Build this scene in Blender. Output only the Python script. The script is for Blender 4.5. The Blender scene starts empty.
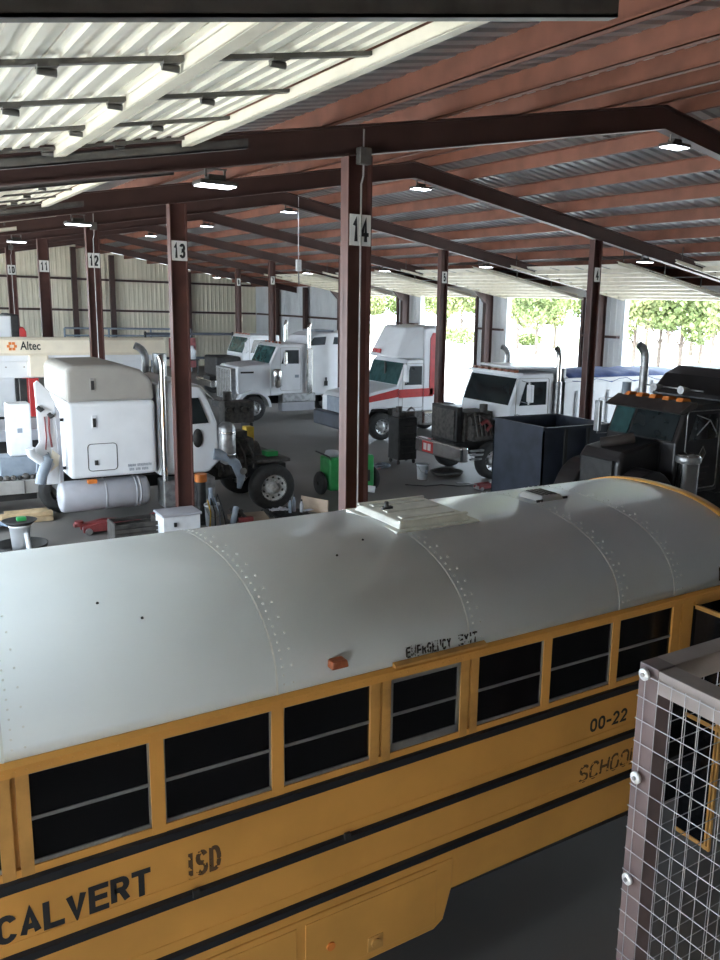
import bpy, bmesh, math, random
from mathutils import Vector, Matrix, Euler
random.seed(7)
PI = math.pi
C = bpy.context.scene.collection
H = 4.85                                   # eye height above the shop floor

# ------------------------------------------------------------------ materials
MATS = {}
def mat(key, col, rough=.6, metal=0., var=.12, scale=3., col2=None, bump=0., spec=.5, emit=None, strength=0., cov=.5):
    """Principled surface whose colour is broken up by object-space noise (dirt, wear)."""
    if key in MATS: return MATS[key]
    m = bpy.data.materials.new(key); m.use_nodes = True
    nt = m.node_tree; b = nt.nodes['Principled BSDF']
    b.inputs['Roughness'].default_value = rough
    b.inputs['Metallic'].default_value = metal
    b.inputs['Specular IOR Level'].default_value = spec
    if emit:
        b.inputs['Emission Color'].default_value = (*emit, 1); b.inputs['Emission Strength'].default_value = strength
    tc = nt.nodes.new('ShaderNodeTexCoord')
    nz = nt.nodes.new('ShaderNodeTexNoise'); nz.inputs['Scale'].default_value = scale; nz.inputs['Detail'].default_value = 5
    nt.links.new(tc.outputs['Object'], nz.inputs['Vector'])
    rp = nt.nodes.new('ShaderNodeValToRGB')
    c2 = col2 or tuple(c*(1-var*2) for c in col)
    rp.color_ramp.elements[0].position = .5-.25*cov-.05; rp.color_ramp.elements[1].position = .5+.2*cov
    rp.color_ramp.elements[0].color = (*c2, 1); rp.color_ramp.elements[1].color = (*col, 1)
    nt.links.new(nz.outputs['Fac'], rp.inputs['Fac'])
    nt.links.new(rp.outputs['Color'], b.inputs['Base Color'])
    if bump:
        bp = nt.nodes.new('ShaderNodeBump'); bp.inputs['Strength'].default_value = bump; bp.inputs['Distance'].default_value = .02
        n2 = nt.nodes.new('ShaderNodeTexNoise'); n2.inputs['Scale'].default_value = scale*8; n2.inputs['Detail'].default_value = 4
        nt.links.new(tc.outputs['Object'], n2.inputs['Vector']); nt.links.new(n2.outputs['Fac'], bp.inputs['Height'])
        nt.links.new(bp.outputs['Normal'], b.inputs['Normal'])
    MATS[key] = m
    return m

def worn(key, col, thr=.5, scale=40.):
    """Paint that has flaked off in spots."""
    if key in MATS: return MATS[key]
    m = bpy.data.materials.new(key); m.use_nodes = True
    nt = m.node_tree; b = nt.nodes['Principled BSDF']; out = nt.nodes['Material Output']
    b.inputs['Base Color'].default_value = (*col, 1); b.inputs['Roughness'].default_value = .7
    tc = nt.nodes.new('ShaderNodeTexCoord')
    nz = nt.nodes.new('ShaderNodeTexNoise'); nz.inputs['Scale'].default_value = scale; nz.inputs['Detail'].default_value = 2
    nt.links.new(tc.outputs['Object'], nz.inputs['Vector'])
    rp = nt.nodes.new('ShaderNodeValToRGB'); rp.color_ramp.elements[0].position = thr-.03; rp.color_ramp.elements[1].position = thr+.03
    nt.links.new(nz.outputs['Fac'], rp.inputs['Fac'])
    tr = nt.nodes.new('ShaderNodeBsdfTransparent'); mx = nt.nodes.new('ShaderNodeMixShader')
    nt.links.new(rp.outputs['Color'], mx.inputs['Fac']); nt.links.new(tr.outputs[0], mx.inputs[1]); nt.links.new(b.outputs[0], mx.inputs[2])
    nt.links.new(mx.outputs[0], out.inputs['Surface'])
    MATS[key] = m
    return m

M = dict(
    concrete=mat('concrete', (.18,.166,.155), .55, var=.18, scale=.35, bump=.05, cov=1.),
    gravel=mat('gravel', (.82,.80,.76), .9, var=.1, scale=.15, bump=.3),
    farground=mat('pale_gravel', (.50,.49,.46), .9, var=.1, scale=.15, bump=.3),
    turf=mat('turf', (.34,.38,.22), .95, var=.25, scale=.6),
    purlin=mat('red_oxide', (.235,.088,.054), .62, var=.14, scale=2.),
    frame=mat('brown_frame', (.065,.031,.026), .5, var=.12, scale=2.),
    column=mat('brown_column', (.10,.039,.031), .5, var=.15, scale=2.5),
    deck=mat('galvanised_deck', (.38,.385,.39), .42, metal=.55, var=.1, scale=.8),
    sheet=mat('cream_sheet', (.86,.79,.64), .55, var=.05, scale=.6),
    liner=mat('white_liner', (.72,.74,.76), .5, var=.05, scale=.8),
    doorpanel=mat('white_door_panel', (.76,.72,.62), .4, var=.05, scale=1.2),
    strut=mat('cream_strut', (.70,.65,.53), .5, var=.06, scale=4.),
    galv=mat('galvanised_rail', (.17,.16,.15), .45, metal=.6, var=.15, scale=6.),
    darkrail=mat('dark_rail', (.06,.055,.05), .5, metal=.3),
    conduit=mat('conduit', (.50,.49,.47), .4, metal=.5),
    plate=mat('white_plate', (.72,.71,.68), .6, var=.05),
    ink=mat('black_ink', (.012,.012,.014), .6, var=.05),
    rooftop=mat('bus_white', (.84,.89,.92), .30, var=.035, scale=1.3, cov=1.),
    seam=mat('seam_sealer', (.74,.75,.73), .5, var=.1, scale=8.),
    bus=mat('bus_yellow', (.66,.32,.075), .36, var=.08, scale=1.8),
    busd=mat('bus_yellow_weathered', (.55,.28,.075), .5, var=.15, scale=6.),
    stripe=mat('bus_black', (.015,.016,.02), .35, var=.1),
    busglass=mat('bus_glass', (.006,.006,.007), .16, var=.1, spec=.25),
    alu=mat('window_alu', (.36,.36,.36), .4, metal=.7, var=.1, scale=8.),
    hatch=mat('hatch_white', (.74,.72,.64), .5, var=.12, scale=6.),
    amber=mat('amber_lens', (.33,.09,.035), .3, var=.2, scale=20.),
    rubber=mat('rubber', (.022,.021,.020), .75, var=.2, scale=8.),
    rim=mat('rim_alu', (.60,.60,.60), .38, metal=.6, var=.15, scale=14.),
    rimw=mat('rim_grey', (.42,.41,.39), .6, var=.2, scale=14.),
    white=mat('truck_white', (.78,.79,.81), .35, var=.04, scale=1.5),
    grey=mat('truck_grey', (.36,.34,.31), .45, var=.06, scale=2.),
    tank=mat('tank_grey', (.40,.40,.43), .4, var=.06, scale=3.),
    chrome=mat('chrome', (.78,.77,.75), .16, metal=1., var=.08, scale=6.),
    dullmetal=mat('dull_metal', (.42,.42,.42), .4, metal=.7, var=.2, scale=7.),
    chassis=mat('chassis_black', (.028,.026,.025), .6, var=.3, scale=6.),
    engine=mat('engine_grime', (.075,.066,.058), .6, var=.35, scale=9.),
    glass=mat('truck_glass', (.018,.024,.026), .08, var=.2),
    tintglass=mat('teal_glass', (.035,.085,.085), .08, var=.2, scale=4.),
    black=mat('truck_black', (.022,.019,.019), .3, var=.2, scale=3.),
    visor=mat('black_visor', (.05,.040,.036), .4, var=.2, scale=5.),
    red=mat('red_paint', (.50,.035,.035), .4, var=.1, scale=5.),
    maroon=mat('maroon_paint', (.26,.05,.05), .5, var=.2, scale=5.),
    orange=mat('orange_paint', (.75,.22,.04), .5, var=.1, scale=8.),
    green=mat('green_paint', (.03,.30,.08), .4, var=.15, scale=5.),
    bin=mat('blue_black_steel', (.036,.043,.062), .45, var=.2, scale=2.5),
    blue=mat('blue_tarp', (.05,.10,.32), .6, var=.15, scale=5.),
    beige=mat('boom_beige', (.84,.75,.60), .45, var=.06, scale=2.),
    wood=mat('lumber', (.52,.38,.22), .8, var=.2, scale=5.),
    board=mat('plywood', (.50,.38,.28), .8, var=.12, scale=3.),
    oldwood=mat('dark_slats', (.055,.048,.042), .8, var=.3, scale=6.),
    card=mat('cardboard', (.42,.33,.25), .85, var=.1, scale=5.),
    plastic=mat('white_plastic', (.72,.73,.75), .5, var=.05, scale=6.),
    greyplastic=mat('grey_plastic', (.25,.29,.34), .5, var=.1, scale=6.),
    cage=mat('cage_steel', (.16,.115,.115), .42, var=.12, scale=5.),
    cagetop=mat('cage_rail_pale', (.30,.25,.235), .6, var=.12, scale=5.),  # top rails, paler than the posts
    wire=mat('wire_zinc', (.42,.41,.43), .35, metal=.6, var=.08, scale=10.),
    zinc=mat('zinc_washer', (.82,.82,.84), .35, metal=.3, var=.05),
    led=mat('led_lens', (.9,.92,1.), .5, emit=(.86,.90,1.), strength=7.),
    cloth=mat('rag_white', (.66,.66,.72), .9, var=.15, scale=9.),
    leaf=mat('leaf', (.19,.24,.085), .7, var=.2, scale=.5),
    leafb=mat('leaf_yellow', (.25,.28,.11), .7, var=.2, scale=.5),
    bark=mat('bark', (.17,.13,.105), .9, var=.2, scale=4.),
    wornink=worn('worn_ink', (.015,.015,.018), .46, 34.),
    wornbrown=worn('worn_brown', (.10,.05,.02), .44, 30.),
    ltblue=mat('pale_blue', (.45,.55,.70), .6, var=.1, scale=6.),
    yellow=mat('yellow_paint', (.70,.45,.06), .5, var=.1, scale=6.),
)
for k in ('leaf','leafb'):
    b = M[k].node_tree.nodes['Principled BSDF']
    b.inputs['Subsurface Weight'].default_value = 0

# ------------------------------------------------------------------ helpers
SHIFT = (0,0)                              # nudge of the things being placed
def thing(name, label, cat, loc=(0,0,0), group=None):
    o = bpy.data.objects.new(name, None); C.objects.link(o); o.empty_display_size = .2
    o.location = (loc[0]+SHIFT[0],loc[1]+SHIFT[1],loc[2]); o['label'] = label; o['category'] = cat
    if group: o['group'] = group
    return o
def tag(o, label=None, cat=None, group=None, kind=None):
    if label: o['label'] = label
    if cat: o['category'] = cat
    if group: o['group'] = group
    if kind: o['kind'] = kind
    return o
def origin(o):
    v = Vector((0,0,0))
    while o is not None:
        v += o.location; o = o.parent
    return v
def dup(root, loc, label=None, group=None):
    r = root.copy(); C.objects.link(r); r.location = loc
    if label: r['label'] = label
    if group: r['group'] = group
    for ch in list(root.children):
        c = ch.copy(); C.objects.link(c); c.parent = r
        for g in list(ch.children):
            d = g.copy(); C.objects.link(d); d.parent = c
    return r

class MB:
    """Collects geometry in WORLD coordinates; build() links it as one mesh, local to its parent."""
    def __init__(s): s.v=[]; s.f=[]; s.sm=[]
    def add(s, vs, fs, smooth=False):
        o=len(s.v); s.v+= [Vector(v) for v in vs]; s.f+=[tuple(i+o for i in f) for f in fs]; s.sm+=[smooth]*len(fs); return s
    def hexa(s, p):   # 4 bottom, 4 top (ccw seen from above)
        return s.add(p, [(3,2,1,0),(4,5,6,7),(0,1,5,4),(1,2,6,5),(2,3,7,6),(3,0,4,7)])
    def box(s, x0,x1,y0,y1,z0,z1):
        x0,x1=sorted((x0,x1)); y0,y1=sorted((y0,y1)); z0,z1=sorted((z0,z1))
        return s.hexa([(x0,y0,z0),(x1,y0,z0),(x1,y1,z0),(x0,y1,z0),(x0,y0,z1),(x1,y0,z1),(x1,y1,z1),(x0,y1,z1)])
    def prism(s, pts, a, b, axis='y', smooth=False):
        def P(p,t):
            return {'y':(p[0],t,p[1]),'x':(t,p[0],p[1]),'z':(p[0],p[1],t)}[axis]
        n=len(pts); vs=[P(p,a) for p in pts]+[P(p,b) for p in pts]
        fs=[tuple(range(n)),tuple(range(2*n-1,n-1,-1))]
        o=len(s.f)
        s.add(vs, fs+[(i,i+n,(i+1)%n+n,(i+1)%n) for i in range(n)])
        if smooth:
            for k in range(o+2,len(s.f)): s.sm[k]=True
        return s
    def beam(s, a, b, w, h, up=(0,0,1)):
        a=Vector(a); b=Vector(b); d=(b-a).normalized(); sd=d.cross(Vector(up))
        if sd.length<1e-4: sd=d.cross(Vector((1,0,0)))
        sd.normalize(); u=sd.cross(d).normalized(); sd*=w/2; u*=h/2
        return s.add([a-sd-u,a+sd-u,a+sd+u,a-sd+u,b-sd-u,b+sd-u,b+sd+u,b-sd+u],[(0,1,2,3),(7,6,5,4),(0,4,5,1),(1,5,6,2),(2,6,7,3),(3,7,4,0)])
    def ring(s,c,d,r,n,ref=None):
        d=Vector(d).normalized(); ref=Vector(ref) if ref else (Vector((0,0,1)) if abs(d.z)<.9 else Vector((1,0,0)))
        a=d.cross(ref).normalized(); b=d.cross(a)
        return [Vector(c)+(a*math.cos(2*PI*i/n)+b*math.sin(2*PI*i/n))*r for i in range(n)]
    def tube(s, pts, r, n=8, caps=True):
        pts=[Vector(p) for p in pts]; vs=[]; m=len(pts); rs=r if isinstance(r,(list,tuple)) else [r]*m
        d0=(pts[1]-pts[0]).normalized(); ref=Vector((0,0,1)) if abs(d0.z)<.9 else Vector((1,0,0))
        a=d0.cross(ref).normalized()
        for i,p in enumerate(pts):
            d=((pts[min(i+1,m-1)]-pts[max(i-1,0)])).normalized()
            a=(a-d*a.dot(d)).normalized(); b=d.cross(a)
            vs+=[p+(a*math.cos(2*PI*k/n)+b*math.sin(2*PI*k/n))*rs[i] for k in range(n)]
        fs=[(i*n+k,i*n+(k+1)%n,(i+1)*n+(k+1)%n,(i+1)*n+k) for i in range(m-1) for k in range(n)]
        s.add(vs,fs,True)
        if caps: s.add([vs[k] for k in range(n)],[tuple(range(n-1,-1,-1))]); s.add([vs[(m-1)*n+k] for k in range(n)],[tuple(range(n))])
        return s
    def cyl(s,a,b,r,n=20,r2=None): return s.tube([a,b],[r,r if r2 is None else r2],n)
    def lathe(s, prof, c, axis='y', n=28, smooth=True):
        """prof: (radius, offset along axis)"""
        c=Vector(c); vs=[]
        for r,h in prof:
            for k in range(n):
                t=2*PI*k/n; x,y=r*math.cos(t),r*math.sin(t)
                vs.append(c+Vector({'y':(x,h,y),'x':(h,x,y),'z':(x,y,h)}[axis]))
        m=len(prof)
        fs=[(i*n+k,i*n+(k+1)%n,(i+1)*n+(k+1)%n,(i+1)*n+k) for i in range(m-1) for k in range(n)]
        s.add(vs,fs,smooth)
        return s
    def slab(s, q, t):
        """planar quad/polygon given a thickness along its normal"""
        q=[Vector(p) for p in q]; nrm=(q[1]-q[0]).cross(q[2]-q[1]).normalized()*t; n=len(q)
        return s.add(q+[p+nrm for p in q],[tuple(range(n-1,-1,-1)),tuple(range(n,2*n))]+[(i,(i+1)%n,(i+1)%n+n,i+n) for i in range(n)])
    def ball(s,c,r,n=10,sz=1.):
        return s.lathe([(max(1e-3,r*math.sin(PI*i/n)),-r*sz*math.cos(PI*i/n)) for i in range(n+1)],c,'z',n*2)
    def build(s, name, m, parent=None, bevel=0., seg=2, at=None):
        me=bpy.data.meshes.new(name); o=bpy.data.objects.new(name,me); C.objects.link(o)
        off=origin(parent)-Vector((SHIFT[0],SHIFT[1],0)) if parent else Vector(at or (0,0,0))
        me.from_pydata([tuple(v-off) for v in s.v],[],s.f); me.materials.append(M[m] if isinstance(m,str) else m)
        for p,k in zip(me.polygons,s.sm): p.use_smooth=k
        bm=bmesh.new(); bm.from_mesh(me); bmesh.ops.recalc_face_normals(bm,faces=bm.faces); bm.to_mesh(me); bm.free()
        if parent: o.parent=parent
        elif at: o.location=at
        if bevel:
            md=o.modifiers.new('bevel','BEVEL'); md.width=bevel; md.segments=seg; md.limit_method='ANGLE'; md.angle_limit=math.radians(40)
        return o

def text(body, name, m, parent, org, xdir, updir, height, width=None, bold=0., depth=.002, shear=0.):
    """Lettering as real mesh: org = lower left corner in world space."""
    cu=bpy.data.curves.new(name,'FONT'); cu.body=body; cu.offset=bold; cu.extrude=depth; cu.shear=shear; cu.resolution_u=3
    o=bpy.data.objects.new(name,cu); C.objects.link(o)
    bpy.context.view_layer.update()
    me=bpy.data.meshes.new_from_object(o.evaluated_get(bpy.context.evaluated_depsgraph_get()))
    C.objects.unlink(o); bpy.data.objects.remove(o)
    xs=[v.co.x for v in me.vertices]; ys=[v.co.y for v in me.vertices]
    x0,y0=min(xs),min(ys); sy=height/(max(ys)-y0); sx=(width/(max(xs)-x0)) if width else sy
    X=Vector(xdir).normalized(); U=Vector(updir).normalized(); N=X.cross(U)
    off=origin(parent)
    for v in me.vertices:
        v.co = Vector(org)+X*((v.co.x-x0)*sx)+U*((v.co.y-y0)*sy)+N*v.co.z - off
    me.materials.clear(); me.materials.append(M[m])
    t=bpy.data.objects.new(name,me); C.objects.link(t); t.parent=parent
    return t

def arcp(cx,cy,rx,ry,a0,a1,n=10):
    return [(cx+rx*math.cos(math.radians(a0+(a1-a0)*k/n)),cy+ry*math.sin(math.radians(a0+(a1-a0)*k/n))) for k in range(n+1)]
GL={'A':[[(0,0),(.5,1),(1,0)],[(.2,.3),(.8,.3)]],'L':[[(0,1),(0,0),(1,0)]],'V':[[(0,1),(.5,0),(1,1)]],'E':[[(1,1),(0,1),(0,0),(1,0)],[(0,.52),(.9,.52)]],
 'R':[[(0,0),(0,1),(.6,1)]+arcp(.6,.76,.36,.24,90,-90)+[(.6,.52),(0,.52)],[(.55,.52),(1,0)]],'T':[[(0,1),(1,1)],[(.5,1),(.5,0)]],'C':[arcp(.5,.68,.5,.32,20,180)+arcp(.5,.32,.5,.32,180,340)],
 'S':[arcp(.5,.74,.48,.26,20,270)+arcp(.5,.25,.5,.25,90,-160)],'H':[[(0,0),(0,1)],[(1,0),(1,1)],[(0,.5),(1,.5)]],'O':[arcp(.5,.66,.5,.34,0,180)+arcp(.5,.34,.5,.34,180,360)+[(1,.66)]],
 'I':[[(.5,0),(.5,1)]],'D':[[(0,0),(0,1),(.45,1)]+arcp(.45,.5,.52,.5,90,-90)+[(0,0)]],'0':[arcp(.5,.66,.46,.34,0,180)+arcp(.5,.34,.46,.34,180,360)+[(.96,.66)]],
 '2':[arcp(.5,.70,.46,.30,170,-30)+[(.02,.0),(1,0)]],'-':[[(.1,.45),(.9,.45)]],'1':[[(.15,.72),(.58,1),(.58,0)]],'3':[arcp(.48,.745,.44,.255,160,-80)+arcp(.48,.255,.48,.26,80,-160)],
 '4':[[(.72,0),(.72,1),(0,.28),(1,.28)]],'5':[[(.95,1),(.15,1),(.08,.5)]+arcp(.48,.32,.46,.32,130,-155)],'7':[[(0,1),(1,1),(.35,0)]],'6':[[(.85,.95)]+arcp(.5,.55,.45,.45,90,180)+arcp(.5,.30,.45,.30,180,-180,16)],
 '8':[arcp(.5,.75,.40,.25,0,360,14),arcp(.5,.26,.46,.26,0,360,14)],'X':[[(0,0),(1,1)],[(0,1),(1,0)]],'M':[[(0,0),(0,1),(.5,.2),(1,1),(1,0)]],'G':[arcp(.5,.68,.5,.32,20,180)+arcp(.5,.32,.5,.32,180,350)+[(1,.5),(.55,.5)]],'N':[[(0,0),(0,1),(1,0),(1,1)]],'Y':[[(0,1),(.5,.5),(1,1)],[(.5,.5),(.5,0)]],' ':[]}
def sign(body,name,m,parent,org,xdir,updir,height,width,t=.2,depth=.0015,shear=0.,gap=.14):
    """block lettering drawn with thick strokes, one mesh; t = stroke width relative to the height"""
    X=Vector(xdir).normalized(); U=Vector(updir).normalized(); N=X.cross(U); n=len(body)
    wts=[{'I':.35,'1':.7,'-':.7,' ':.5,'M':1.25}.get(c,1) for c in body]
    tw=t*height; k=(width-n*tw)/(sum(wts)+gap*(n-1)) ; x=0; mb=MB(); hh=height-tw; z=0
    for c,wt in zip(body,wts):
        gw=k*wt
        for st in GL[c]:
            st=[p for i_,p in enumerate(st) if i_==0 or abs(p[0]-st[i_-1][0])+abs(p[1]-st[i_-1][1])>1e-4]
            P=[Vector((tw/2+x+p[0]*gw+shear*p[1]*hh, tw/2+p[1]*hh)) for p in st]
            m_=len(P); closed=(P[0]-P[-1]).length<1e-6
            L=[];R=[]
            for i in range(m_):
                d1=(P[i]-P[i-1]).normalized() if i else None; d2=(P[i+1]-P[i]).normalized() if i<m_-1 else None
                if closed and i==0: d1=(P[-1]-P[-2]).normalized()
                if closed and i==m_-1: d2=(P[1]-P[0]).normalized()
                d1=d1 or d2; d2=d2 or d1
                b=(d1+d2)
                if b.length<.2: b=d2
                b.normalize(); nn=Vector((-b.y,b.x)); l=tw/2/max(.45,abs(nn.dot(Vector((-d2.y,d2.x)))))
                q=P[i].copy()
                if not closed and i==0: q-=d2*tw*.0
                L.append(q+nn*l); R.append(q-nn*l)
            if not closed and len(st)<9:
                for e,j in ((0,1),(-1,-2)):
                    d=(P[e]-P[j]).normalized()*tw*.5
                    if abs(d.x)<1e-6 or abs(d.y)<1e-6: L[e]+=d; R[e]+=d
            o=len(mb.v); z+=.00004
            W=lambda q,h: Vector(org)+X*q.x+U*q.y+N*(h+z)
            vs=[W(q,depth) for q in L]+[W(q,depth) for q in R]
            mb.add(vs,[(i,i+m_,i+1+m_,i+1) for i in range(m_-1)])
        x+=gw+tw+gap*k
    o=mb.build(name,m,parent)
    md=o.modifiers.new('paint','SOLIDIFY'); md.thickness=.0006; md.offset=0
    return o

def wheel(root, c, r=.52, w=.28, side=-1, rimmat='rim', n=28):
    """tyre with a dished rim; side = -1 shows its face towards -Y"""
    t=MB().lathe([(r*.56,-w/2),(r*.80,-w/2-.01),(r*.95,-w/2+.02),(r,-w/2+.06),(r,w/2-.06),(r*.95,w/2-.02),(r*.80,w/2+.01),(r*.56,w/2)],c,'y',n).build('wheel','rubber',root)
    y=side*w/2
    rm=MB().lathe([(r*.59,y*1.04),(r*.57,y*.9),(r*.50,y*.70),(r*.40,y*.45),(r*.26,y*.50),(r*.22,y*.95),(r*.14,y*1.05),(.004,y*1.05)],c,'y',n)
    for k in range(10):
        a=2*PI*k/10; rm.cyl((c[0]+r*.33*math.cos(a),c[1]+y*.47,c[2]+r*.33*math.sin(a)),(c[0]+r*.33*math.cos(a),c[1]+y*.62,c[2]+r*.33*math.sin(a)),r*.035,6)
    rm=rm.build('rim',rimmat,t)
    hl=MB()
    for k in range(10):
        a=2*PI*(k+.5)/10; p=(c[0]+r*.46*math.cos(a),c[1]+y*.585,c[2]+r*.46*math.sin(a)); hl.cyl((p[0],p[1]-.004*side*-1,p[2]),(p[0],p[1]+side*.012,p[2]),r*.06,10)
    hl.build('hand_hole','chassis',t)
    return t

def stack(root, x, y, z0, z1, r=.075, bend=(1,0), m='chrome', shield=None):
    p=[(x,y,z0),(x,y,z1-.28)]
    for k in range(1,6):
        a=k/5*PI*.42; p.append((x+bend[0]*.3*(1-math.cos(a)),y+bend[1]*.3*(1-math.cos(a)),z1-.28+.3*math.sin(a)))
    s=MB().tube(p,r,14,caps=False).build('exhaust_stack',m,root)
    if shield: MB().cyl((x,y,shield[0]),(x,y,shield[1]),r*1.55,16).build('heat_shield','dullmetal',s)
    return s

def mirror(root, p, h=.42, w=.2, m='chrome', arm=None):
    mb=MB().box(p[0]-.05,p[0]+.05,p[1]-w/2,p[1]+w/2,p[2]-h/2,p[2]+h/2).build('mirror',m,root,.02)
    if arm:
        a=MB().tube([arm,(p[0],p[1],p[2]+h/2+.05),(p[0],p[1],p[2]-h/2-.05),(arm[0],arm[1],arm[2]-h-.1)],.012,6).build('mirror_arm','dullmetal',mb)
    return mb

# ------------------------------------------------------------------ the building
RX, RZ, SN, SF = 10.78, 7.69, .19, .165          # ridge x, rafter underside at ridge, slopes of near / far half
XN, XF, XL, XR = 5.33, 16.7, -3.0, 24.8         # near and far column rows, near and far wall
FR = [2.45+7.3*k for k in range(8)]             # frame lines; FR[8] is the back wall
YB = 60.85
YF = -6.0                                       # wall behind the viewer
RD = .36                                        # rafter depth
def zb(x): return RZ-SN*(RX-x) if x<RX else RZ-SF*(x-RX)

def corr_wall(name, axis, a0, a1, base, ztop, z0, m, pitch=.305, d=.035, parent=None):
    """ribbed sheet standing along x or y"""
    mb=MB(); pts=[]; t=a0
    while t<a1:
        for f,k in ((0,0),(.55,0),(.65,1),(.9,1)):
            pts.append((min(t+f*pitch,a1),k*d))
        t+=pitch
    pts.append((a1,0)); vs=[]
    for t,k in pts:
        for z in (z0, ztop(t) if callable(ztop) else ztop):
            vs.append((t,base-k,z) if axis=='x' else (base-k,t,z))
    n=len(pts); mb.add(vs,[(2*i,2*i+2,2*i+3,2*i+1) for i in range(n-1)])
    o=mb.build(name,m,parent)
    md=o.modifiers.new('gauge','SOLIDIFY'); md.thickness=.012; md.offset=0
    return o

tag(MB().box(XL-.2,XR+.2,YF-.2,YB+.2,-.25,0).build('floor','concrete'),kind='structure')
tag(MB().box(XR+.2,160,-90,170,-.25,-.02).build('ground_outside','farground'),kind='structure')
tag(MB().box(-60,XL-.2,-60,100,-.25,-.02).build('ground_yard','gravel'),kind='structure')

# ceiling: ribbed roof deck on both slopes, ribs running down the slope
mb=MB(); PD=.26
for x0,x1 in ((XL-.3,RX),(RX,XR+.3)):
    t=YF; pts=[]
    while t<YB+.3:
        for f,k in ((0,0),(.5,0),(.62,1),(.88,1)): pts.append((t+f*.305,k*.04))
        t+=.305
    vs=[]
    for t,k in pts:
        for x in (x0,x1):
            vs.append((x,t,zb(x)+RD+PD+k))
    mb.add(vs,[(2*i,2*i+2,2*i+3,2*i+1) for i in range(len(pts)-1)])
o=mb.build('ceiling','deck'); tag(o,kind='structure'); md=o.modifiers.new('gauge','SOLIDIFY'); md.thickness=.02; md.offset=1

wb=corr_wall('wall_back','x',XL,XR,YB,lambda x: zb(x)+.6,0,'sheet'); tag(wb,kind='structure')
for z in (3.83,5.86): MB().box(XL,XR-.1,YB-.2,YB-.04,z-.07,z+.07).build('girt','frame',wb)
for x in (2.2,7.0,12.0,14.4,19.6): MB().box(x-.16,x+.16,YB-.5,YB-.2,0,zb(x)+.4).build('wall_post','frame',wb)
wr=corr_wall('wall_right','y',46.4,YB,XR,5.9,0,'liner'); tag(wr,kind='structure')
for z in (3.83,): MB().box(XR-.2,XR-.04,46.4,YB-.6,z-.06,z+.06).build('girt','frame',wr)
for y in (51.6,56.2): MB().box(XR-.45,XR-.2,y-.16,y+.16,0,5.75).build('wall_post','frame',wr)
wl=MB()
OPN=[]; OPF=[]
for k in range(-1,6):
    f=2.45+7.3*k; OPN.append((f+1.0,f+6.0)); OPF.append((f+1.5,f+6.4))
prev=YF; OPF=OPF[2:]
for a,b in OPF:
    corr_wall('liner_pier','y',prev,a,XR,5.9,0,'liner',parent=wr)
    MB().box(XR-.12,XR+.1,a-.14,a,0,5.36).build('jamb_post','frame',wr)
    MB().box(XR-.06,XR+.16,b,b+.16,0,5.36).build('jamb','liner',wr)
    MB().box(XR-.05,XR+.12,a,b,5.34,5.95).build('header','liner',wr)
    for z in (2.0,3.83):
        MB().box(XR-.24,XR-.05,prev+.2,a-.15,z-.05,z+.05).build('girt','frame',wr)
    prev=b
corr_wall('liner_pier','y',prev,46.4,XR,5.9,0,'liner',parent=wr)
wl=MB(); prev=YF
for a,b in OPN+[(38.95+7.3+1,38.95+7.3+6)]:
    wl.box(XL-.15,XL,prev,a,0,5.9); wl.box(XL-.15,XL,a,b,5.3 if a>0 else 1.7,5.9); prev=b  # unseen opening behind the viewer made low, to limit light on the bus
wl.box(XL-.15,XL,prev,YB,0,5.9); tag(wl.build('wall_left','sheet'),kind='structure')
tag(MB().box(XL,XR,YF-.15,YF,0,8.2).build('wall_front','sheet'),kind='structure')

# purlins, continuous along the building
def purlin(x,label):
    z=zb(x)+RD; s=1 if x<RX else -1
    m=MB().box(x-.006,x+.006,YF+.05,YB-.05,z,z+PD+.01).box(x,x-s*.075,YF+.05,YB-.05,z,z+.012).box(x,x+s*.075,YF+.05,YB-.05,z+PD-.01,z+PD+.005)
    m.box(x-s*.069,x-s*.075,YF+.05,YB-.05,z,z+.03)
    tag(m.build('roof_purlin','purlin'),label,'purlin','purlins under the roof deck')
ords=['','second ','third ','fourth ','fifth ','sixth ','seventh ','eighth ','ninth ','tenth ']
for i,x in enumerate((10.62,9.55,8.02,6.49,4.96,3.43,1.90,.37,-1.16)):
    purlin(x,f"rust red roof purlin, {ords[i]}below the ridge on the near slope over the bus" if i else "rust red roof purlin beside the ridge on the slope over the bus")
for i,x in enumerate((11.18,12.25,13.78,15.31,16.84,18.37,19.9,21.43,22.96,24.4)):
    purlin(x,f"rust red roof purlin, {ords[i]}from the ridge on the far slope" if i else "rust red roof purlin beside the ridge on the far tree-side slope")

# gable rafters
nums={1:'14',2:'13',3:'12',4:'11',5:'10',6:'9',7:'8'}
for k in range(0,8):
    y=FR[k]; mb=MB()
    for x0,x1 in ((XL+.02,RX),(RX,XR-.06)):
        for lo,hi,w in ((0,.022,.2),(RD-.022,RD,.2),(.02,RD-.02,.014)):
            mb.prism([(x0,zb(x0)+lo),(x1,zb(x1)+lo),(x1,zb(x1)+hi),(x0,zb(x0)+hi)],y-w/2,y+w/2)
    if k==0: lb='dark brown gable rafter above the viewer, nearest frame of the shed'
    elif k<6: lb=f'dark brown steel gable rafter resting on the column numbered {nums[k]}'
    else: lb=f'brown steel gable rafter, {"second" if k==6 else "first"} frame before the cream end wall'
    tag(mb.build('gable_rafter','frame'),lb,'roof beam','gable rafters')

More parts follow.
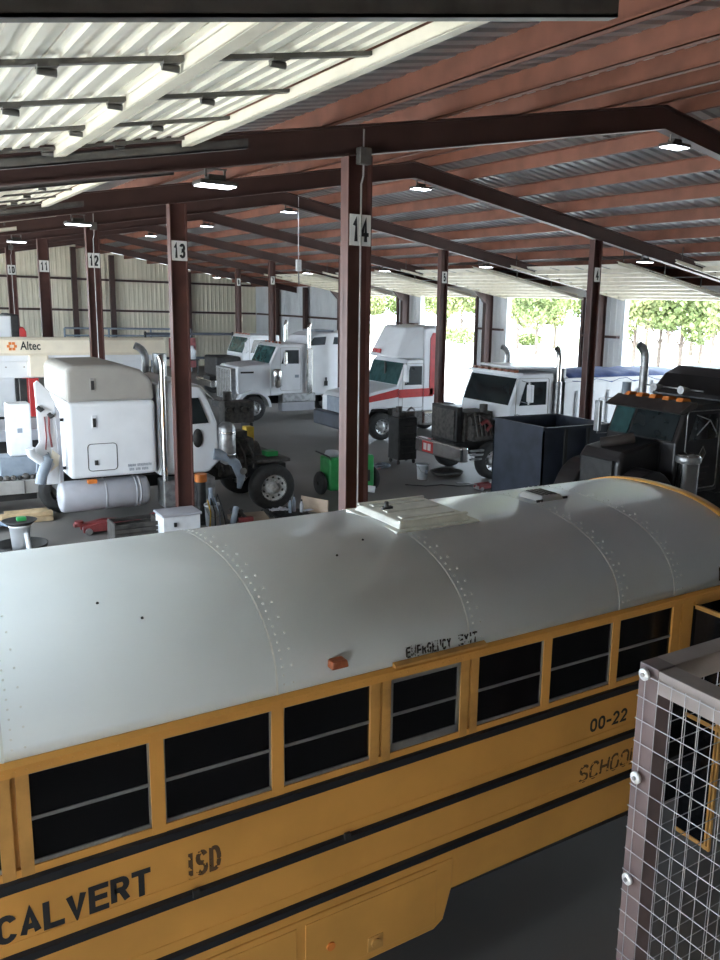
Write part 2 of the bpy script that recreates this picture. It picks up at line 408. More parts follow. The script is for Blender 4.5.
# columns
def column(x,y,num,label,fw=.2,dp=.34,m='column',conduit=False,up=True,group='numbered columns'):
    z1=zb(x)
    t=thing('steel_column',label,'column',(x,y,0),group)
    MB().box(x-dp/2,x-dp/2+.02,y-fw/2,y+fw/2,0,z1).box(x+dp/2-.02,x+dp/2,y-fw/2,y+fw/2,0,z1).box(x-dp/2,x+dp/2,y-.007,y+.007,0,z1).build('shaft',m,t)
    MB().box(x-dp/2-.06,x+dp/2+.06,y-fw/2-.05,y+fw/2+.05,0,.025).build('base_plate',m,t)
    if num:
        zs=4.85+(.90 if x<RX else .945); h=.38; w=.30 if x<RX else .2
        p=MB().box(x-w/2,x+w/2,y-fw/2-.012,y-fw/2-.004,zs-h/2,zs+h/2).build('number_plate','plate',t)
        ww=.24 if len(num)>1 else .11
        if x>RX: ww=min(ww,.13)
        sign(num,'number','ink',p,(x-ww/2,y-fw/2-.014,zs-.14),(1,0,0),(0,0,1),.28,ww,.17)
    if conduit:
        c=MB().tube([(x,y-.12,.3),(x,y-.12,z1-.35),(x+.03,y-.12,z1-.25),(x+.03,y-.12,z1+.3)],.012,6).build('conduit','conduit',t)
        MB().box(x-.06,x+.10,y-.2,y-.08,z1-.12,z1+.08).build('junction_box','galv',c,.01)
    return t
nl={14:'tallest looking brown steel column with a number 14 plate, standing behind the bus roof',
    13:'brown steel column with a number 13 plate beside the grey topped sleeper cab',
    12:'brown steel column with a number 12 plate in front of the bucket truck boom',
    11:'brown steel column with a number 11 plate above the beige boom',
    10:'brown steel column with a number 10 plate near the picture edge'}
for k,n in enumerate((14,13,12,11,10)):
    column(XN,FR[1]+7.3*k if k else FR[1],str(n),nl[n],conduit=n in(14,12,10))
column(XN,FR[0]+0,None,'brown steel column without a plate at the nearest frame by the cage')
for x,k,n,lb in ((XF,2,'4','brown steel column with a number 4 plate behind the dump truck bed'),
                 (XF,3,'5','brown steel column with a number 5 plate beside the red striped truck'),
                 (XF,5,'7','brown steel column with a number 7 plate behind the white long hood truck'),
                 (17.8,6,'8','slimmest distant brown column with a number 8 plate before the end wall'),
                 (XF,4,None,'brown steel column of the far row standing behind column 14')):
    column(x,FR[k],n,lb,dp=.30,m='column')
column(XF,FR[1],None,'brown steel column beyond the black truck, without a plate')
for k in range(1,7):                      # eave columns on the far wall
    y=FR[k]; x=XR-.5
    mb=MB().box(x-.2,x-.18,y-.12,y+.12,0,zb(x)).box(x+.2,x+.22,y-.12,y+.12,0,zb(x)).box(x-.2,x+.2,y-.008,y+.008,0,zb(x))
    mb.prism([(x-.2,zb(x)-.45),(x-.2,zb(x)),(x-.8,zb(x-.8)+.02)],y-.1,y+.1)
    where=['behind the black truck','between the two openings behind the dump truck','between the openings beside the dump truck stacks','behind the red striped sleeper','beyond column 14','at the last closed bay'][k-1]
    tag(mb.build('eave_column','frame'),f'dark brown eave column on the open far wall, {where}','column','eave columns')

# ------------------------------------------------------------------ overhead doors, rolled up under the roof
def overhead(side,y0,y1,label,detail=True,m='doorpanel'):
    """side -1: near wall, +1: far wall"""
    if side<0: P=lambda u,y,h: (-2.15+u*.981, y, 5.36+.195*u+h)
    else:      P=lambda u,y,h: (XR-.32-u*.985, y, 5.42+.168*u+h)
    x,y,z=P(0,y0,0); t=thing('overhead_door',label,'door',(x,y,z),'rolled up overhead doors')
    def sl(mb,u0,u1,a,b,h0,h1):
        q=[P(u0,a,h0),P(u1,a,h0),P(u1,b,h0),P(u0,b,h0),P(u0,a,h1),P(u1,a,h1),P(u1,b,h1),P(u0,b,h1)]
        return mb.hexa(q)
    n=8; L=4.9; s=L/n
    for i in range(n):
        mb=MB(); u0=i*s; u1=u0+s-.012
        sl(mb,u0,u1,y0,y1,.02,.045)
        for k in range(4):                        # pressed ribs along the section
            a=u0+.06+k*.14; sl(mb,a,a+.05,y0+.03,y1-.03,-.005,.022)
        mb.build('panel',m,t)
    for i in ((0,2,4,6,7.86) if detail else (0,1,2,3,4,5,6,7)):    # wide hat struts
        u=i*s+.06; dh=.08 if side<0 else .13; ww=.10 if side<0 else .14
        mb=MB(); sl(mb,u,u+ww,y0,y1,-dh-.005,-dh+.005); sl(mb,u,u+.008,y0,y1,-dh,.0); sl(mb,u+ww-.008,u+ww,y0,y1,-dh,.0)
        mb.build('strut','strut',t)
    ns=5
    for k in range(ns):
        y=y0+.06+(y1-y0-.12)*k/(ns-1); mb=MB(); sl(mb,.02,L-.02,y-.026,y+.026,-.03,-.004)
        st=mb.build('stile','galv' if side<0 else 'conduit',t)
        if detail:
            for i in range(1,n):
                hb=MB(); sl(hb,i*s-.05,i*s+.05,y-.035,y+.035,-.04,-.022); q=P(i*s,y+.02,-.055); hb.cyl((q[0]-.045,q[1],q[2]),(q[0]+.045,q[1],q[2]),.02,8)
                hb.build('hinge','galv',st)
    for y in (y0-.09,y1+.09):
        mb=MB(); sl(mb,-.25,L+.66,y-.035,y+.035,-.14,-.125); sl(mb,-.25,L+.66,y-.035,y-.028,-.14,-.045); sl(mb,-.25,L+.66,y-.035,y+.035,-.055,-.045)
        tr=mb.build('track','galv' if detail else 'strut',t)
        for u in (1.6,3.4,5.3):
            q=P(u,y,0); MB().box(q[0]-.02,q[0]+.02,y-.003,y+.003,q[2],zb(q[0])+RD).build('hanger','galv',tr)
    return t
nd=['white ribbed overhead door rolled up over the near bay above the bus','white ribbed overhead door rolled up over the bay behind column 14','white ribbed overhead door rolled up over the bay before column 12','white ribbed overhead door rolled up over the bay before column 11']
for i,f in enumerate(FR[0:4]):
    overhead(-1,f+1.0,f+5.75,nd[i],i<2)
fd=['white overhead door folded under the roof beyond the black truck','white overhead door rolled up over the opening behind the blue tarp','white overhead door rolled up over the opening behind the dump truck cab','white overhead door rolled up over the opening beside the red striped truck','white overhead door rolled up over the farthest opening by column 14']
for i,f in enumerate(FR[1:6]):
    overhead(1,f+1.5,f+6.4,fd[i],False)

# ------------------------------------------------------------------ lamps
def lamp(loc,label,mount):
    x,y,z=loc
    t=thing('high_bay_light',label,'ceiling light',loc,'lit LED high bay lights')
    MB().box(x-.22,x+.22,y-.15,y+.15,z+.012,z+.06).box(x-.1,x+.1,y-.07,y+.07,z+.06,z+.13).build('housing','darkrail',t,.01)
    MB().box(x-.20,x+.20,y-.13,y+.13,z,z+.012).build('lens','led',t)
    MB().box(x-.12,x-.10,y-.02,y+.02,z+.1,z+mount).box(x+.10,x+.12,y-.02,y+.02,z+.1,z+mount).box(x-.13,x+.13,y-.03,y+.03,z+mount-.012,z+mount).build('bracket','galv',t)
    return t
L0=lamp((3.5,FR[1],6.10),'largest glowing LED light, under the rafter between columns 13 and 14',.20)
def more(x,y,z,label): return dup(L0,(x,y,z),label,'lit LED high bay lights')
more(3.5,FR[2],6.10,'glowing LED light under the rafter beside column 12')
more(3.5,FR[3],6.10,'glowing LED light under the rafter above column 10')
more(11.15,FR[1],7.46,'glowing LED light under the ridge of the nearest dark rafter')
more(11.0,FR[2],7.46,'glowing LED light under the ridge just past column 14')
more(11.0,FR[3],7.46,'glowing LED light under the ridge with a cord hanging beside it')
more(11.0,FR[4],7.46,'glowing LED light under the ridge past column 13')
more(11.0,FR[5],7.46,'glowing LED light under the ridge between columns 12 and 13')
more(18.65,FR[2],6.22,'glowing LED light on the far rafter beyond column 4')
more(18.55,FR[3],6.22,'glowing LED light on the far rafter beyond column 5')
more(18.7,FR[4],6.20,'glowing LED light on the far rafter seen beside column 14')
more(18.6,FR[5],6.20,'small LED light before the open far door left of column 14')
more(19.2,FR[7],6.16,'smallest distant LED light near the end wall')
t=thing('drop_cord','white power drop cord hanging from the ridge light left of column 14','cord',(11.3,FR[3],5.6))
MB().tube([(11.32,FR[3],8.3),(11.32,FR[3],6.1)],.013,6).build('cord','plastic',t)
MB().box(11.24,11.40,FR[3]-.06,FR[3]+.06,5.75,6.1).build('socket_box','plastic',t,.02)
MB().tube([(11.32,FR[3],5.75),(11.33,FR[3],5.35)],.02,6).build('plug','galv',t)

# ------------------------------------------------------------------ the school bus
BX0,BX1,BY,BW=-4.2,6.36,4.32,1.22
BC=BY+BW
def roofp(a,off=0.):
    c,s=math.cos(a),math.sin(a); n=2.3
    return BC-(BW+off)*math.copysign(abs(c)**(2/n),c), 2.55+(.63+off)*abs(s)**(2/n)
def shell(mb,x0,x1,off=0.,n=40,a0=0.,a1=PI,smooth=True):
    r=[roofp(a0+(a1-a0)*i/n,off) for i in range(n+1)]
    vs=[(x,y,z) for y,z in r for x in (x0,x1)]
    return mb.add(vs,[(2*i,2*i+2,2*i+3,2*i+1) for i in range(n)],smooth)
bus=thing('school_bus','long yellow school bus with a white domed roof parked across the bay','bus',(1.1,BC,0))
mb=shell(MB(),BX0,BX1); o=mb.build('roof','rooftop',bus); md=o.modifiers.new('gauge','SOLIDIFY'); md.thickness=.02; md.offset=-1
for x in (-1.0,.40,1.86,3.27,4.72,5.36):
    mb=shell(MB(),x,x+.012,.004,40)
    for dx in (.05,.11):
        for i in range(1,44):
            a=PI*i/44
            if i%2 or dx<.1:
                y,z=roofp(a,.001); y2,z2=roofp(a,.006)
                mb.cyl((x+dx,y,z),(x+dx,y2,z2),.006,6)
    mb.build('roof_seam','seam',bus)
mb=shell(MB(),BX1,BX1+.10,.012,40); shell(mb,BX1-.004,BX1,.012,40)
o=mb.build('front_roof_band','bus',bus); md=o.modifiers.new('gauge','SOLIDIFY'); md.thickness=.03; md.offset=-1
# the front end beyond the band: cap, windscreen, cowl and hood
mb=MB(); r0=[roofp(PI*i/20) for i in range(21)]
vs=[(BX1+.1,y,z) for y,z in r0]+[(BX1+.42,BC+(y-BC)*.96,2.50+(z-2.55)*.72) for y,z in r0]
mb.add(vs,[(i,i+1,i+22,i+21) for i in range(20)],True); mb.add([v for v in vs[21:]],[tuple(range(21))]); mb.build('front_cap','bus',bus)
MB().prism([(BX1+.1,1.6),(BX1+.62,1.6),(BX1+.42,2.5),(BX1+.1,2.5)],BY+.06,BY+2*BW-.06).build('windscreen','busglass',bus)
MB().prism([(BX1+.1,.75),(BX1+1.55,.75),(BX1+1.55,1.38),(BX1+1.4,1.5),(BX1+.62,1.62),(BX1+.1,1.62)],BY+.28,BY+2*BW-.28).build('hood','bus',bus,.06)
# side walls
for s,y in ((-1,BY),(1,BY+2*BW)):
    i=-s*.03
    xe=5.33 if s<0 else BX1+.1
    mb=MB().box(BX0,xe,y,y+i,1.0,1.905)
    mb.build('side_panel','bus',bus)
    mb=MB().box(3.2,xe,y,y+i,.72,1.0).box(BX0,3.2,y,y+i,.97,1.0); mb.build('skirt','bus',bus)
    mb=MB().prism([(BX0,.97),(BX0,.45),(3.05,.45),(3.13,.50),(3.20,.75),(3.20,.97)],y+s*.012,y+i); sk=mb.build('skirt_box','bus',bus,.008)
    MB().prism([(3.2,.735),(5.3,.70),(5.3,.67),(3.2,.70)],y+i*.2,y+i*2).build('skirt_edge','chassis',bus)
    if s<0:
        dr=MB().box(2.04,3.06,y-.020,y-.011,.50,.93).build('hatch_door','bus',sk,.006)
        MB().box(.7,1.98,y-.020,y-.011,.50,.93).build('hatch_door','bus',sk,.006)
        MB().cyl((2.22,y-.02,.70),(2.22,y-.032,.70),.03,12).build('reflector','orange',dr)
        MB().box(2.50,2.62,y-.026,y-.02,.52,.63).cyl((2.56,y-.026,.575),(2.56,y-.04,.575),.035,12).build('latch','busd',dr,.004)
    # rub rails
    for z0,z1 in ((1.828,1.902),(1.405,1.472),(1.04,1.105)):
        mb=MB().prism([(y,z0),(y+s*.028,z0+.012),(y+s*.028,z1-.012),(y,z1)],BX0,xe,'x'); mb.build('rub_rail','stripe',bus)
    for z in (1.535,1.74,1.17,1.36,1.02):
        mb=MB().prism([(y,z-.006),(y+s*.006,z-.003),(y+s*.006,z+.003),(y,z+.006)],BX0,xe,'x'); 
        if z in(1.535,1.17): mb.build('panel_bead','bus',bus)
    # drip rail under the white roof
    mb=MB().prism([(y+s*.002,2.478),(y+s*.034,2.482),(y+s*.034,2.535),(y+s*.008,2.556),(y+i,2.556),(y+i,2.478)],BX0,BX1+.1,'x')
    k=BX0+.03
    while k<BX1:
        mb.cyl((k,y+s*.034,2.51),(k,y+s*.039,2.51),.006,6); k+=.055
    mb.build('drip_rail','bus',bus)
    MB().box(BX0,xe,y+s*.004,y+i,1.9,1.945).build('window_sill','bus',bus)
    # windows
    k=0; x=.44-.713*6
    while x<5.4:
        ex = abs(x-2.579)<.05          # the framed emergency exit window
        last=x>5.4-.713
        x1=x+.713
        wd=.034
        a,b=x+wd,x1-wd
        if s<0 and ex: a+=.03; b-=.03
        g=MB().box(a,b,y+i*.55,y+i*1.0,1.94,2.478).build('window','busglass',bus)
        f=MB(); w=.014 if not ex else .035
        f.box(a,a+w,y+i*.2,y+i*.55,1.945,2.475).box(b-w,b,y+i*.2,y+i*.55,1.945,2.475).box(a,b,y+i*.2,y+i*.55,2.475-w*1.2,2.475).box(a,b,y+i*.2,y+i*.55,1.945,1.945+w*1.6)
        f.box(a,b,y+i*.3,y+i*.55,2.195,2.215)
        f.build('window_frame','alu',g)
        x+=.713
    x=.44-.713*6
    while x<5.5:
        wd=.05
        if x>5.3:
            MB().box(x-.05,x+.05,y+s*.004,y+i,1.9,2.49).box(x+.062,x+.20,y+s*.004,y+i,1.86,2.49).build('pillar','bus',bus)
        elif abs(x-.44)<.05 or abs(x-2.579)<.05 or abs(x-3.292)<.05:
            MB().box(x-.075,x-.012,y+s*.006,y+i,1.9,2.49).box(x+.012,x+.075,y+s*.006,y+i,1.9,2.49).box(x-.02,x+.02,y+i*.6,y+i,1.9,2.49).build('pillar','busd',bus)
        else:
            MB().box(x-.038,x+.038,y+s*.006,y+i,1.9,2.49).build('pillar','bus',bus)
        x+=.713
# opened door leaf at the entrance, black sheet behind it standing for the shaded well
MB().box(5.34,BX1+.06,BY+.25,BY+.28,.4,2.49).build('entrance_shade_sheet','busglass',bus)
MB().box(5.66,BX1+.08,BY,BY+.28,2.42,2.49).build('door_header','bus',bus)
dl=MB(); X=5.66
for z in (.34,1.44,2.42): dl.box(X-.012,X+.012,3.96,BY-.01,z-.018,z+.018)
for yy in (3.94,3.975): dl.box(X-.014,X+.014,yy,yy+.02,.32,2.44)
dl=dl.build('door_leaf','busd',bus)
MB().box(X-.004,X+.004,3.995,BY-.01,.36,2.40).build('door_glass','busglass',dl)
MB().box(BX0+.05,BX1,BY+.06,BY+2*BW-.06,.9,1.0).box(BX0,BX0+.04,BY,BY+2*BW,.5,2.6).build('underbody','chassis',bus)
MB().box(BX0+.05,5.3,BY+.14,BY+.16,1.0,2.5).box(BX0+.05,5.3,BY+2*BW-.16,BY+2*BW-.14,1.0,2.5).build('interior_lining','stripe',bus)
for x in (-1.6,5.9+1.2):
    for y,s in ((BY+.2,-1),(BY+2*BW-.2,1)): wheel(bus,(x,y,.5),.5,.28,s,'rimw')
# roof furniture
hz=3.165
h=MB().box(3.20,3.98,5.17,5.98,hz-.05,hz+.012).build('roof_hatch','hatch',bus,.006)
MB().hexa([(3.25,5.22,hz+.01),(3.93,5.22,hz+.01),(3.93,5.93,hz+.01),(3.25,5.93,hz+.01),(3.28,5.25,hz+.06),(3.90,5.25,hz+.06),(3.90,5.90,hz+.06),(3.28,5.90,hz+.06)]).build('hatch_lid','hatch',h,.012)
mb=MB()
for yy in (5.36,5.58,5.80): mb.box(3.34,3.84,yy-.035,yy+.035,hz+.058,hz+.07)
mb.box(3.27,3.91,5.24,5.27,hz+.055,hz+.072).box(3.27,3.91,5.88,5.91,hz+.055,hz+.072); mb.build('lid_ridge','hatch',h,.004)
MB().cyl((3.40,5.66,hz+.06),(3.40,5.66,hz+.12),.018,8).box(3.36,3.45,5.64,5.68,hz+.06,hz+.08).build('lid_knob','darkrail',h)
MB().prism([(4.78,3.13),(4.86,3.225),(5.08,3.225),(5.17,3.13)],5.42,5.72,'y').build('roof_vent','conduit',bus,.02)
v=bus.children[-1]
mb=MB()
for k in range(4): mb.box(4.88+k*.05,4.91+k*.05,5.46,5.68,3.222,3.230)
mb.box(5.09,5.16,5.425,5.435,3.15,3.2).box(4.79,4.86,5.415,5.425,3.15,3.2); mb.build('vent_slot','oldwood',v)
y,z=roofp(.50)
MB().prism([(2.20,2.65),(2.21,2.70),(2.31,2.70),(2.32,2.65)],4.265,4.36,'y').build('marker_light','amber',bus,.012)
y,z=roofp(.22); MB().prism([(4.315,2.556),(4.275,2.556),(4.275,2.572),(4.315,2.585)],2.66,3.40,'x').build('drip_ledge','busd',bus)
mb=MB()
for q in ((1.0,1.05),(1.2,.85),(2.6,1.15),(2.9,1.3)):
    y,z=roofp(q[1],.002); mb.ball((q[0],y,z),.009,5)
mb.build('roof_bolt','chassis',bus)
# lettering
for b,m_,x,z,hh,ww,bo,sh in (('CALVERT','ink',.31,1.548,.165,.785,.20,0),('ISD','wornbrown',1.30,1.545,.165,.205,.16,0),('00-22','ink',4.50,1.575,.115,.42,.19,0),('SCHOOL','wornbrown',4.41,1.155,.155,.68,.15,.1)):
    sign(b,'lettering',m_,bus,(x,BY-.0015,z),(1,0,0),(0,0,1),hh,ww,bo,shear=sh)
for b,x,ww in (('EMERGENCY',2.76,.36),('EXIT',3.18,.16)):
    sign(b,'lettering','wornink',bus,(x,4.312,2.590),(1,0,0),(0,.12,1),.075,ww,.18)
sign('N','lettering','ink',bus,(5.93,4.312,2.60),(1,0,0),(0,.12,1),.12,.10,.16)
for x,z in ((1.34,1.455),(2.33,1.465)): MB().box(x-.02,x+.02,BY-.04,BY-.02,z-.015,z+.03).build('rail_clip','chassis',bus)

# ------------------------------------------------------------------ wire cage by the viewer
cg=thing('wire_cage','brown steel framed wire mesh cage at the lower right corner','cage',(2.6,2.2,0))
ct=3.43
MB().box(2.56,2.66,2.10,2.20,0,ct).build('corner_post','cage',cg,.004)
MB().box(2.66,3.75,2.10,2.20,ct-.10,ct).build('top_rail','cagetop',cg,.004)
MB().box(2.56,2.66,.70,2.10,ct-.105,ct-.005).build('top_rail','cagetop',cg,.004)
MB().box(3.75,3.85,2.10,2.20,0,ct).build('corner_post','cage',cg,.004)
MB().box(2.56,2.66,.60,.70,0,ct).build('corner_post','cage',cg,.004)
mb=MB(); k=0; y=2.155
while y>.68:
    mb.tube([(2.548,y,.05),(2.548,y,ct-.035)],.0022,5); y-=.068
z=ct-.04
while z>.05:
    mb.tube([(2.543,2.19,z),(2.543,.68,z)],.0022,5); z-=.101
tag(mb.build('wire_mesh','wire',cg),kind='')
mb=MB(); x=2.70
while x<3.76:
    mb.tube([(x,2.208,.05),(x,2.208,ct-.1)],.0022,5); x+=.1
z=ct-.14
while z>.05:
    mb.tube([(2.64,2.212,z),(3.78,2.212,z)],.0022,5); z-=.101
mb.build('wire_mesh','wire',cg)
for z in (ct-.035,ct-.50,ct-.98,ct-1.46): MB().lathe([(.009,-.010),(.026,-.008),(.026,.004),(.004,.004)],(2.541,2.155,z),'x',14).build('washer','zinc',cg); MB().cyl((2.536,2.155,z),(2.524,2.155,z),.009,6).build('bolt_head','dullmetal',cg)

# ------------------------------------------------------------------ sleeper tractor beside column 13 (nose towards +X)
t=thing('sleeper_tractor','white truck tractor with a grey topped sleeper cab, engine bared, beside column 13','truck',(4.5,19.2,0))
Y0,Y1=17.9,20.3
sl=MB().box(3.28,5.03,Y0,Y1,1.15,2.73).build('sleeper','white',t,.09,3)
MB().prism([(3.28,2.72),(3.28,3.34),(3.40,3.46),(4.35,3.47),(4.75,3.36),(4.98,3.16),(5.03,2.72)],Y0,Y1).build('sleeper_cap','grey',t,.09,3)
for z,m in ((3.07,'grey'),(2.31,'white')):
    v=MB().box(3.74,3.84,Y0-.02,Y0+.01,z-.13,z+.13).build('vent',m,sl,.008); MB().box(3.76,3.82,Y0-.026,Y0-.018,z-.10,z+.08).build('vent_opening','chassis',sl)
def rframe(x0,x1,z0,z1,y,r=.008,c=.07):
    p=[]
    for cx_,cz_,a0 in ((x1-c,z1-c,0),(x0+c,z1-c,PI/2),(x0+c,z0+c,PI),(x1-c,z0+c,1.5*PI)):
        for k in range(4): p.append((cx_+c*math.cos(a0+k*PI/6),y,cz_+c*math.sin(a0+k*PI/6)))
    return MB().tube(p+[p[0]],r,6)
rframe(3.64,4.21,1.30,1.86,Y0-.004).build('hatch_seal','darkrail',sl)
MB().box(3.76,3.83,Y0-.02,Y0,1.42,1.52).build('hatch_latch','darkrail',sl,.004)
for i,words in enumerate(((5,9),(3,3,4))):            # two small lines of worn, unreadable stencil
    mb=MB(); x=4.42+.03*i; z=1.335-.085*i
    for wn in words:
        for q in range(wn):
            hh=.052; mb.box(x,x+.008,Y0-.004,Y0,z,z+hh); mb.box(x+.016,x+.023,Y0-.004,Y0,z,z+hh)
            zz=z+(0,.022,.044)[(q*5+wn)%3]; mb.box(x,x+.022,Y0-.004,Y0,zz,zz+.008); x+=.033
        x+=.03
    mb.build('stencil_line','greyplastic',sl)
tk=MB().lathe([(.002,3.10),(.22,3.10),(.30,3.13),(.325,3.18),(.325,4.80),(.30,4.86),(.22,4.89),(.002,4.89)],(0,Y0+.34,.735),'x',28).build('fuel_tank','tank',t)
for x in (3.98,4.60,4.68): MB().lathe([(.327,x-.02),(.336,x-.015),(.336,x+.015),(.327,x+.02)],(0,Y0+.34,.735),'x',28).build('tank_strap','tank',tk)
MB().box(3.62,3.80,Y0+.02,Y0+.14,1.03,1.11).build('marker_light','orange',t,.01)
stack(t,5.20,17.95,.95,3.62,.062,(-.2,.2),shield=None)
stack(t,5.45,20.1,1.0,3.72,.085,(-1,0),'dullmetal')
MB().cyl((5.75,20.0,2.9),(5.75,20.0,3.55),.16,16).build('air_intake','dullmetal',t)
MB().prism([(5.10,1.05),(5.10,3.05),(5.5,3.12),(6.0,3.0),(6.14,2.85),(6.42,2.12),(6.46,1.28),(6.2,1.05)],Y0+.12,Y1-.12).build('cab','white',t,.06,3)
cab=t.children[-1]
MB().prism([(5.72,2.14),(5.72,2.72),(5.98,2.72),(6.20,2.16)],Y0+.09,Y0+.115).build('side_window','glass',cab)
MB().slab([(6.17,Y0+.25,2.80),(6.17,Y1-.25,2.80),(6.43,Y1-.25,2.16),(6.43,Y0+.25,2.16)],.015).build('windscreen','glass',cab)
ov=MB().lathe([(.001,-.012),(.14,-.012),(.14,.0)],(0,0,0),'y',20)
for v in ov.v: v.x=v.x*.8+5.95; v.z=v.z*1.5+1.83; v.y+=Y0+.11
ov.build('door_port','chassis',cab)
MB().prism([(5.2,1.2),(5.2,2.8),(5.62,2.8),(5.62,1.2)],Y0+.09,Y0+.121).build('door','white',cab,.01)
MB().prism([(5.4,3.02),(6.02,2.94),(6.3,2.70),(6.34,2.66),(6.05,2.98),(5.45,3.08)],Y0+.1,Y1-.1).build('sun_visor','grey',cab,.01)
ac=MB().lathe([(.05,1.18),(.15,1.24),(.20,1.34),(.20,2.0),(.17,2.08),(.10,2.14),(.02,2.15)],(6.62,Y0+.15,0),'z',20).build('air_cleaner','dullmetal',t)
for z in (1.42,1.92): MB().lathe([(.203,z-.02),(.212,z),(.203,z+.02)],(6.62,Y0+.15,0),'z',20).build('clamp_band','chrome',ac)
mb=MB()
for y in (Y0+.75,Y1-.75): mb.box(3.2,8.3,y-.04,y+.04,.72,.98)
mb.box(3.2,3.3,Y0+.75,Y1-.75,.72,.98).box(8.2,8.3,Y0+.75,Y1-.75,.72,.98).build('frame_rail','chassis',t)
mb=MB().box(6.5,7.55,Y0+.85,Y1-.85,.9,1.62).box(6.6,7.3,Y0+.6,Y0+.86,.8,1.2).cyl((7.5,19.1,1.2),(7.75,19.1,1.2),.3,14)
for k in range(5): mb.tube([(6.55+k*.2,Y0+.85,1.55),(6.6+k*.2,Y0+.6,1.3),(6.7+k*.18,Y0+.55,.95)],.035,6)
mb.box(6.55,7.45,Y0+1.0,Y1-1.0,1.6,1.78).build('engine','engine',t,.02)
MB().tube([(6.3,Y0+.1,1.45),(6.5,Y0+.05,1.42),(6.8,Y0+.1,1.2),(6.95,Y0+.14,.85),(6.9,Y0+.16,.6)],[.13,.12,.11,.10,.05],10).build('bare_hinge_arm','greyplastic',t)
MB().cyl((6.95,Y0+.0,1.02),(6.95,Y0+.06,1.02),.08,14).build('arm_pivot','chrome',t)
MB().box(7.35,8.2,Y0+.2,Y1-.2,1.12,1.2).build('fender_bracket','engine',t,.02)
MB().box(5.15,6.3,Y0+.02,Y0+.5,.35,.95).build('step_box','dullmetal',t,.03)
MB().box(7.7,8.0,Y0+.45,Y0+.75,1.22,1.34).build('green_valve','green',t,.02)
for y,s in ((Y0+.22,-1),(Y1-.22,1)): wheel(t,(7.72,y,.545),.545,.30,s,'rimw')
for x in (3.5,4.7): wheel(t,(x,Y1-.3,.52),.52,.3,1,'rimw')

# torn side extender hanging at the rear of the sleeper
fp_=MB().prism([(2.84,1.02),(2.80,1.9),(2.77,3.10),(2.83,3.15),(3.02,2.95),(3.14,2.68),(3.18,2.3),(3.20,1.02)],18.26,18.32).build('side_extender','white',t,.015)
MB().prism([(3.14,1.02),(3.12,2.66),(3.20,2.5),(3.21,1.02)],18.20,18.27).build('edge_lip','tank',fp_,.01)
MB().slab([(2.66,18.14,1.75),(2.92,18.12,1.28),(3.04,18.12,1.45),(2.80,18.14,1.95)],-.03).build('torn_flap','plastic',fp_)
MB().slab([(2.95,18.15,1.30),(3.12,18.18,1.42),(3.16,18.2,1.62),(3.02,18.16,1.75)],-.03).build('torn_flap','beige',fp_)
for z in (1.3,2.3): MB().box(3.12,3.30,18.30,18.36,z,z+.06).build('bracket','chassis',fp_)
MB().tube([(3.00,18.22,2.45),(2.99,18.20,2.1),(3.02,18.20,1.8)],.02,6).build('strap','maroon',fp_); MB().tube([(2.92,18.22,2.42),(2.93,18.20,2.0),(2.90,18.20,1.75)],.015,6).build('strap','maroon',fp_)
MB().tube([(2.80,18.22,2.62),(2.86,18.18,2.56),(2.9,18.18,2.6)],.045,6).build('hook','chassis',fp_); MB().tube([(3.0,18.22,2.48),(3.04,18.18,2.42),(3.08,18.18,2.46)],.045,6).build('hook','chassis',fp_)
dc=MB().tube([(2.90,18.0,1.62),(2.82,17.96,1.42),(2.76,17.94,1.28),(2.73,17.93,1.12)],.105,12).tube([(2.90,18.0,1.60),(2.92,18.25,1.65)],.06,8).build('duct_elbow','greyplastic',t)
MB().tube([(2.84,18.02,1.52),(2.72,17.98,1.62),(2.60,17.95,1.72),(2.58,17.93,1.85)],.085,12).build('white_sleeve','plastic',dc)

# ------------------------------------------------------------------ bucket truck behind it
t=thing('bucket_truck','white utility bucket truck with a long beige boom lying over its service body','truck',(5,25.6,0))
bm_=MB().prism([(25.05,3.26),(25.05,3.60),(25.12,3.67),(25.45,3.67),(25.52,3.60),(25.52,3.26),(25.45,3.19),(25.12,3.19)],.8,7.35,'x').build('boom','beige',t)
text('Altec','lettering','ink',bm_,(3.52,25.045,3.34),(1,0,0),(0,0,1),.23,.50,.015,.002)
lg=MB()
for a in range(6):
    th=a*PI/3; lg.box(3.32+.085*math.cos(th)-.035,3.32+.085*math.cos(th)+.035,25.035,25.048,3.44+.085*math.sin(th)-.035,3.44+.085*math.sin(th)+.035)
lg.build('logo','orange',bm_)
MB().box(.9,7.2,25.2,25.4,3.02,3.2).build('boom_rest','white',t,.02)
MB().prism([(24.6,1.0),(24.6,2.35),(24.75,2.45),(26.9,2.45),(26.9,1.0)],5.0,7.0,'x').build('service_body','white',t,.03)
sb=t.children[-1]
MB().box(3.72,4.22,25.12,25.5,2.6,3.2).build('pedestal','beige',t,.04)
MB().box(.8,7.0,25.5,25.6,2.55,3.1).build('cargo_panel','white',t,.02)
for k in range(9): MB().cyl((1.4+k*.45,25.5,2.85),(1.4+k*.45,25.485,2.85),.022,8).build('rivet','grey',t)
MB().box(.6,5.0,24.6,26.9,.95,1.25).build('bed','tank',t,.02)
MB().box(-1.6,.6,24.7,26.8,.9,2.6).build('cab','white',t,.12,3)
for x in (-.6,6.0):
    for y,s in ((24.75,-1),(26.7,1)): wheel(t,(x,y,.5),.5,.3,s)
MB().box(-1.5,7,25.2,26.3,.55,.95).build('frame_rail','chassis',t)
for x0,x1,c in ((3.48,3.66,'chassis'),(3.72,3.96,'red')): MB().box(x0,x1,25.3,25.4,1.5,2.55).build('stripe_panel',c,t)

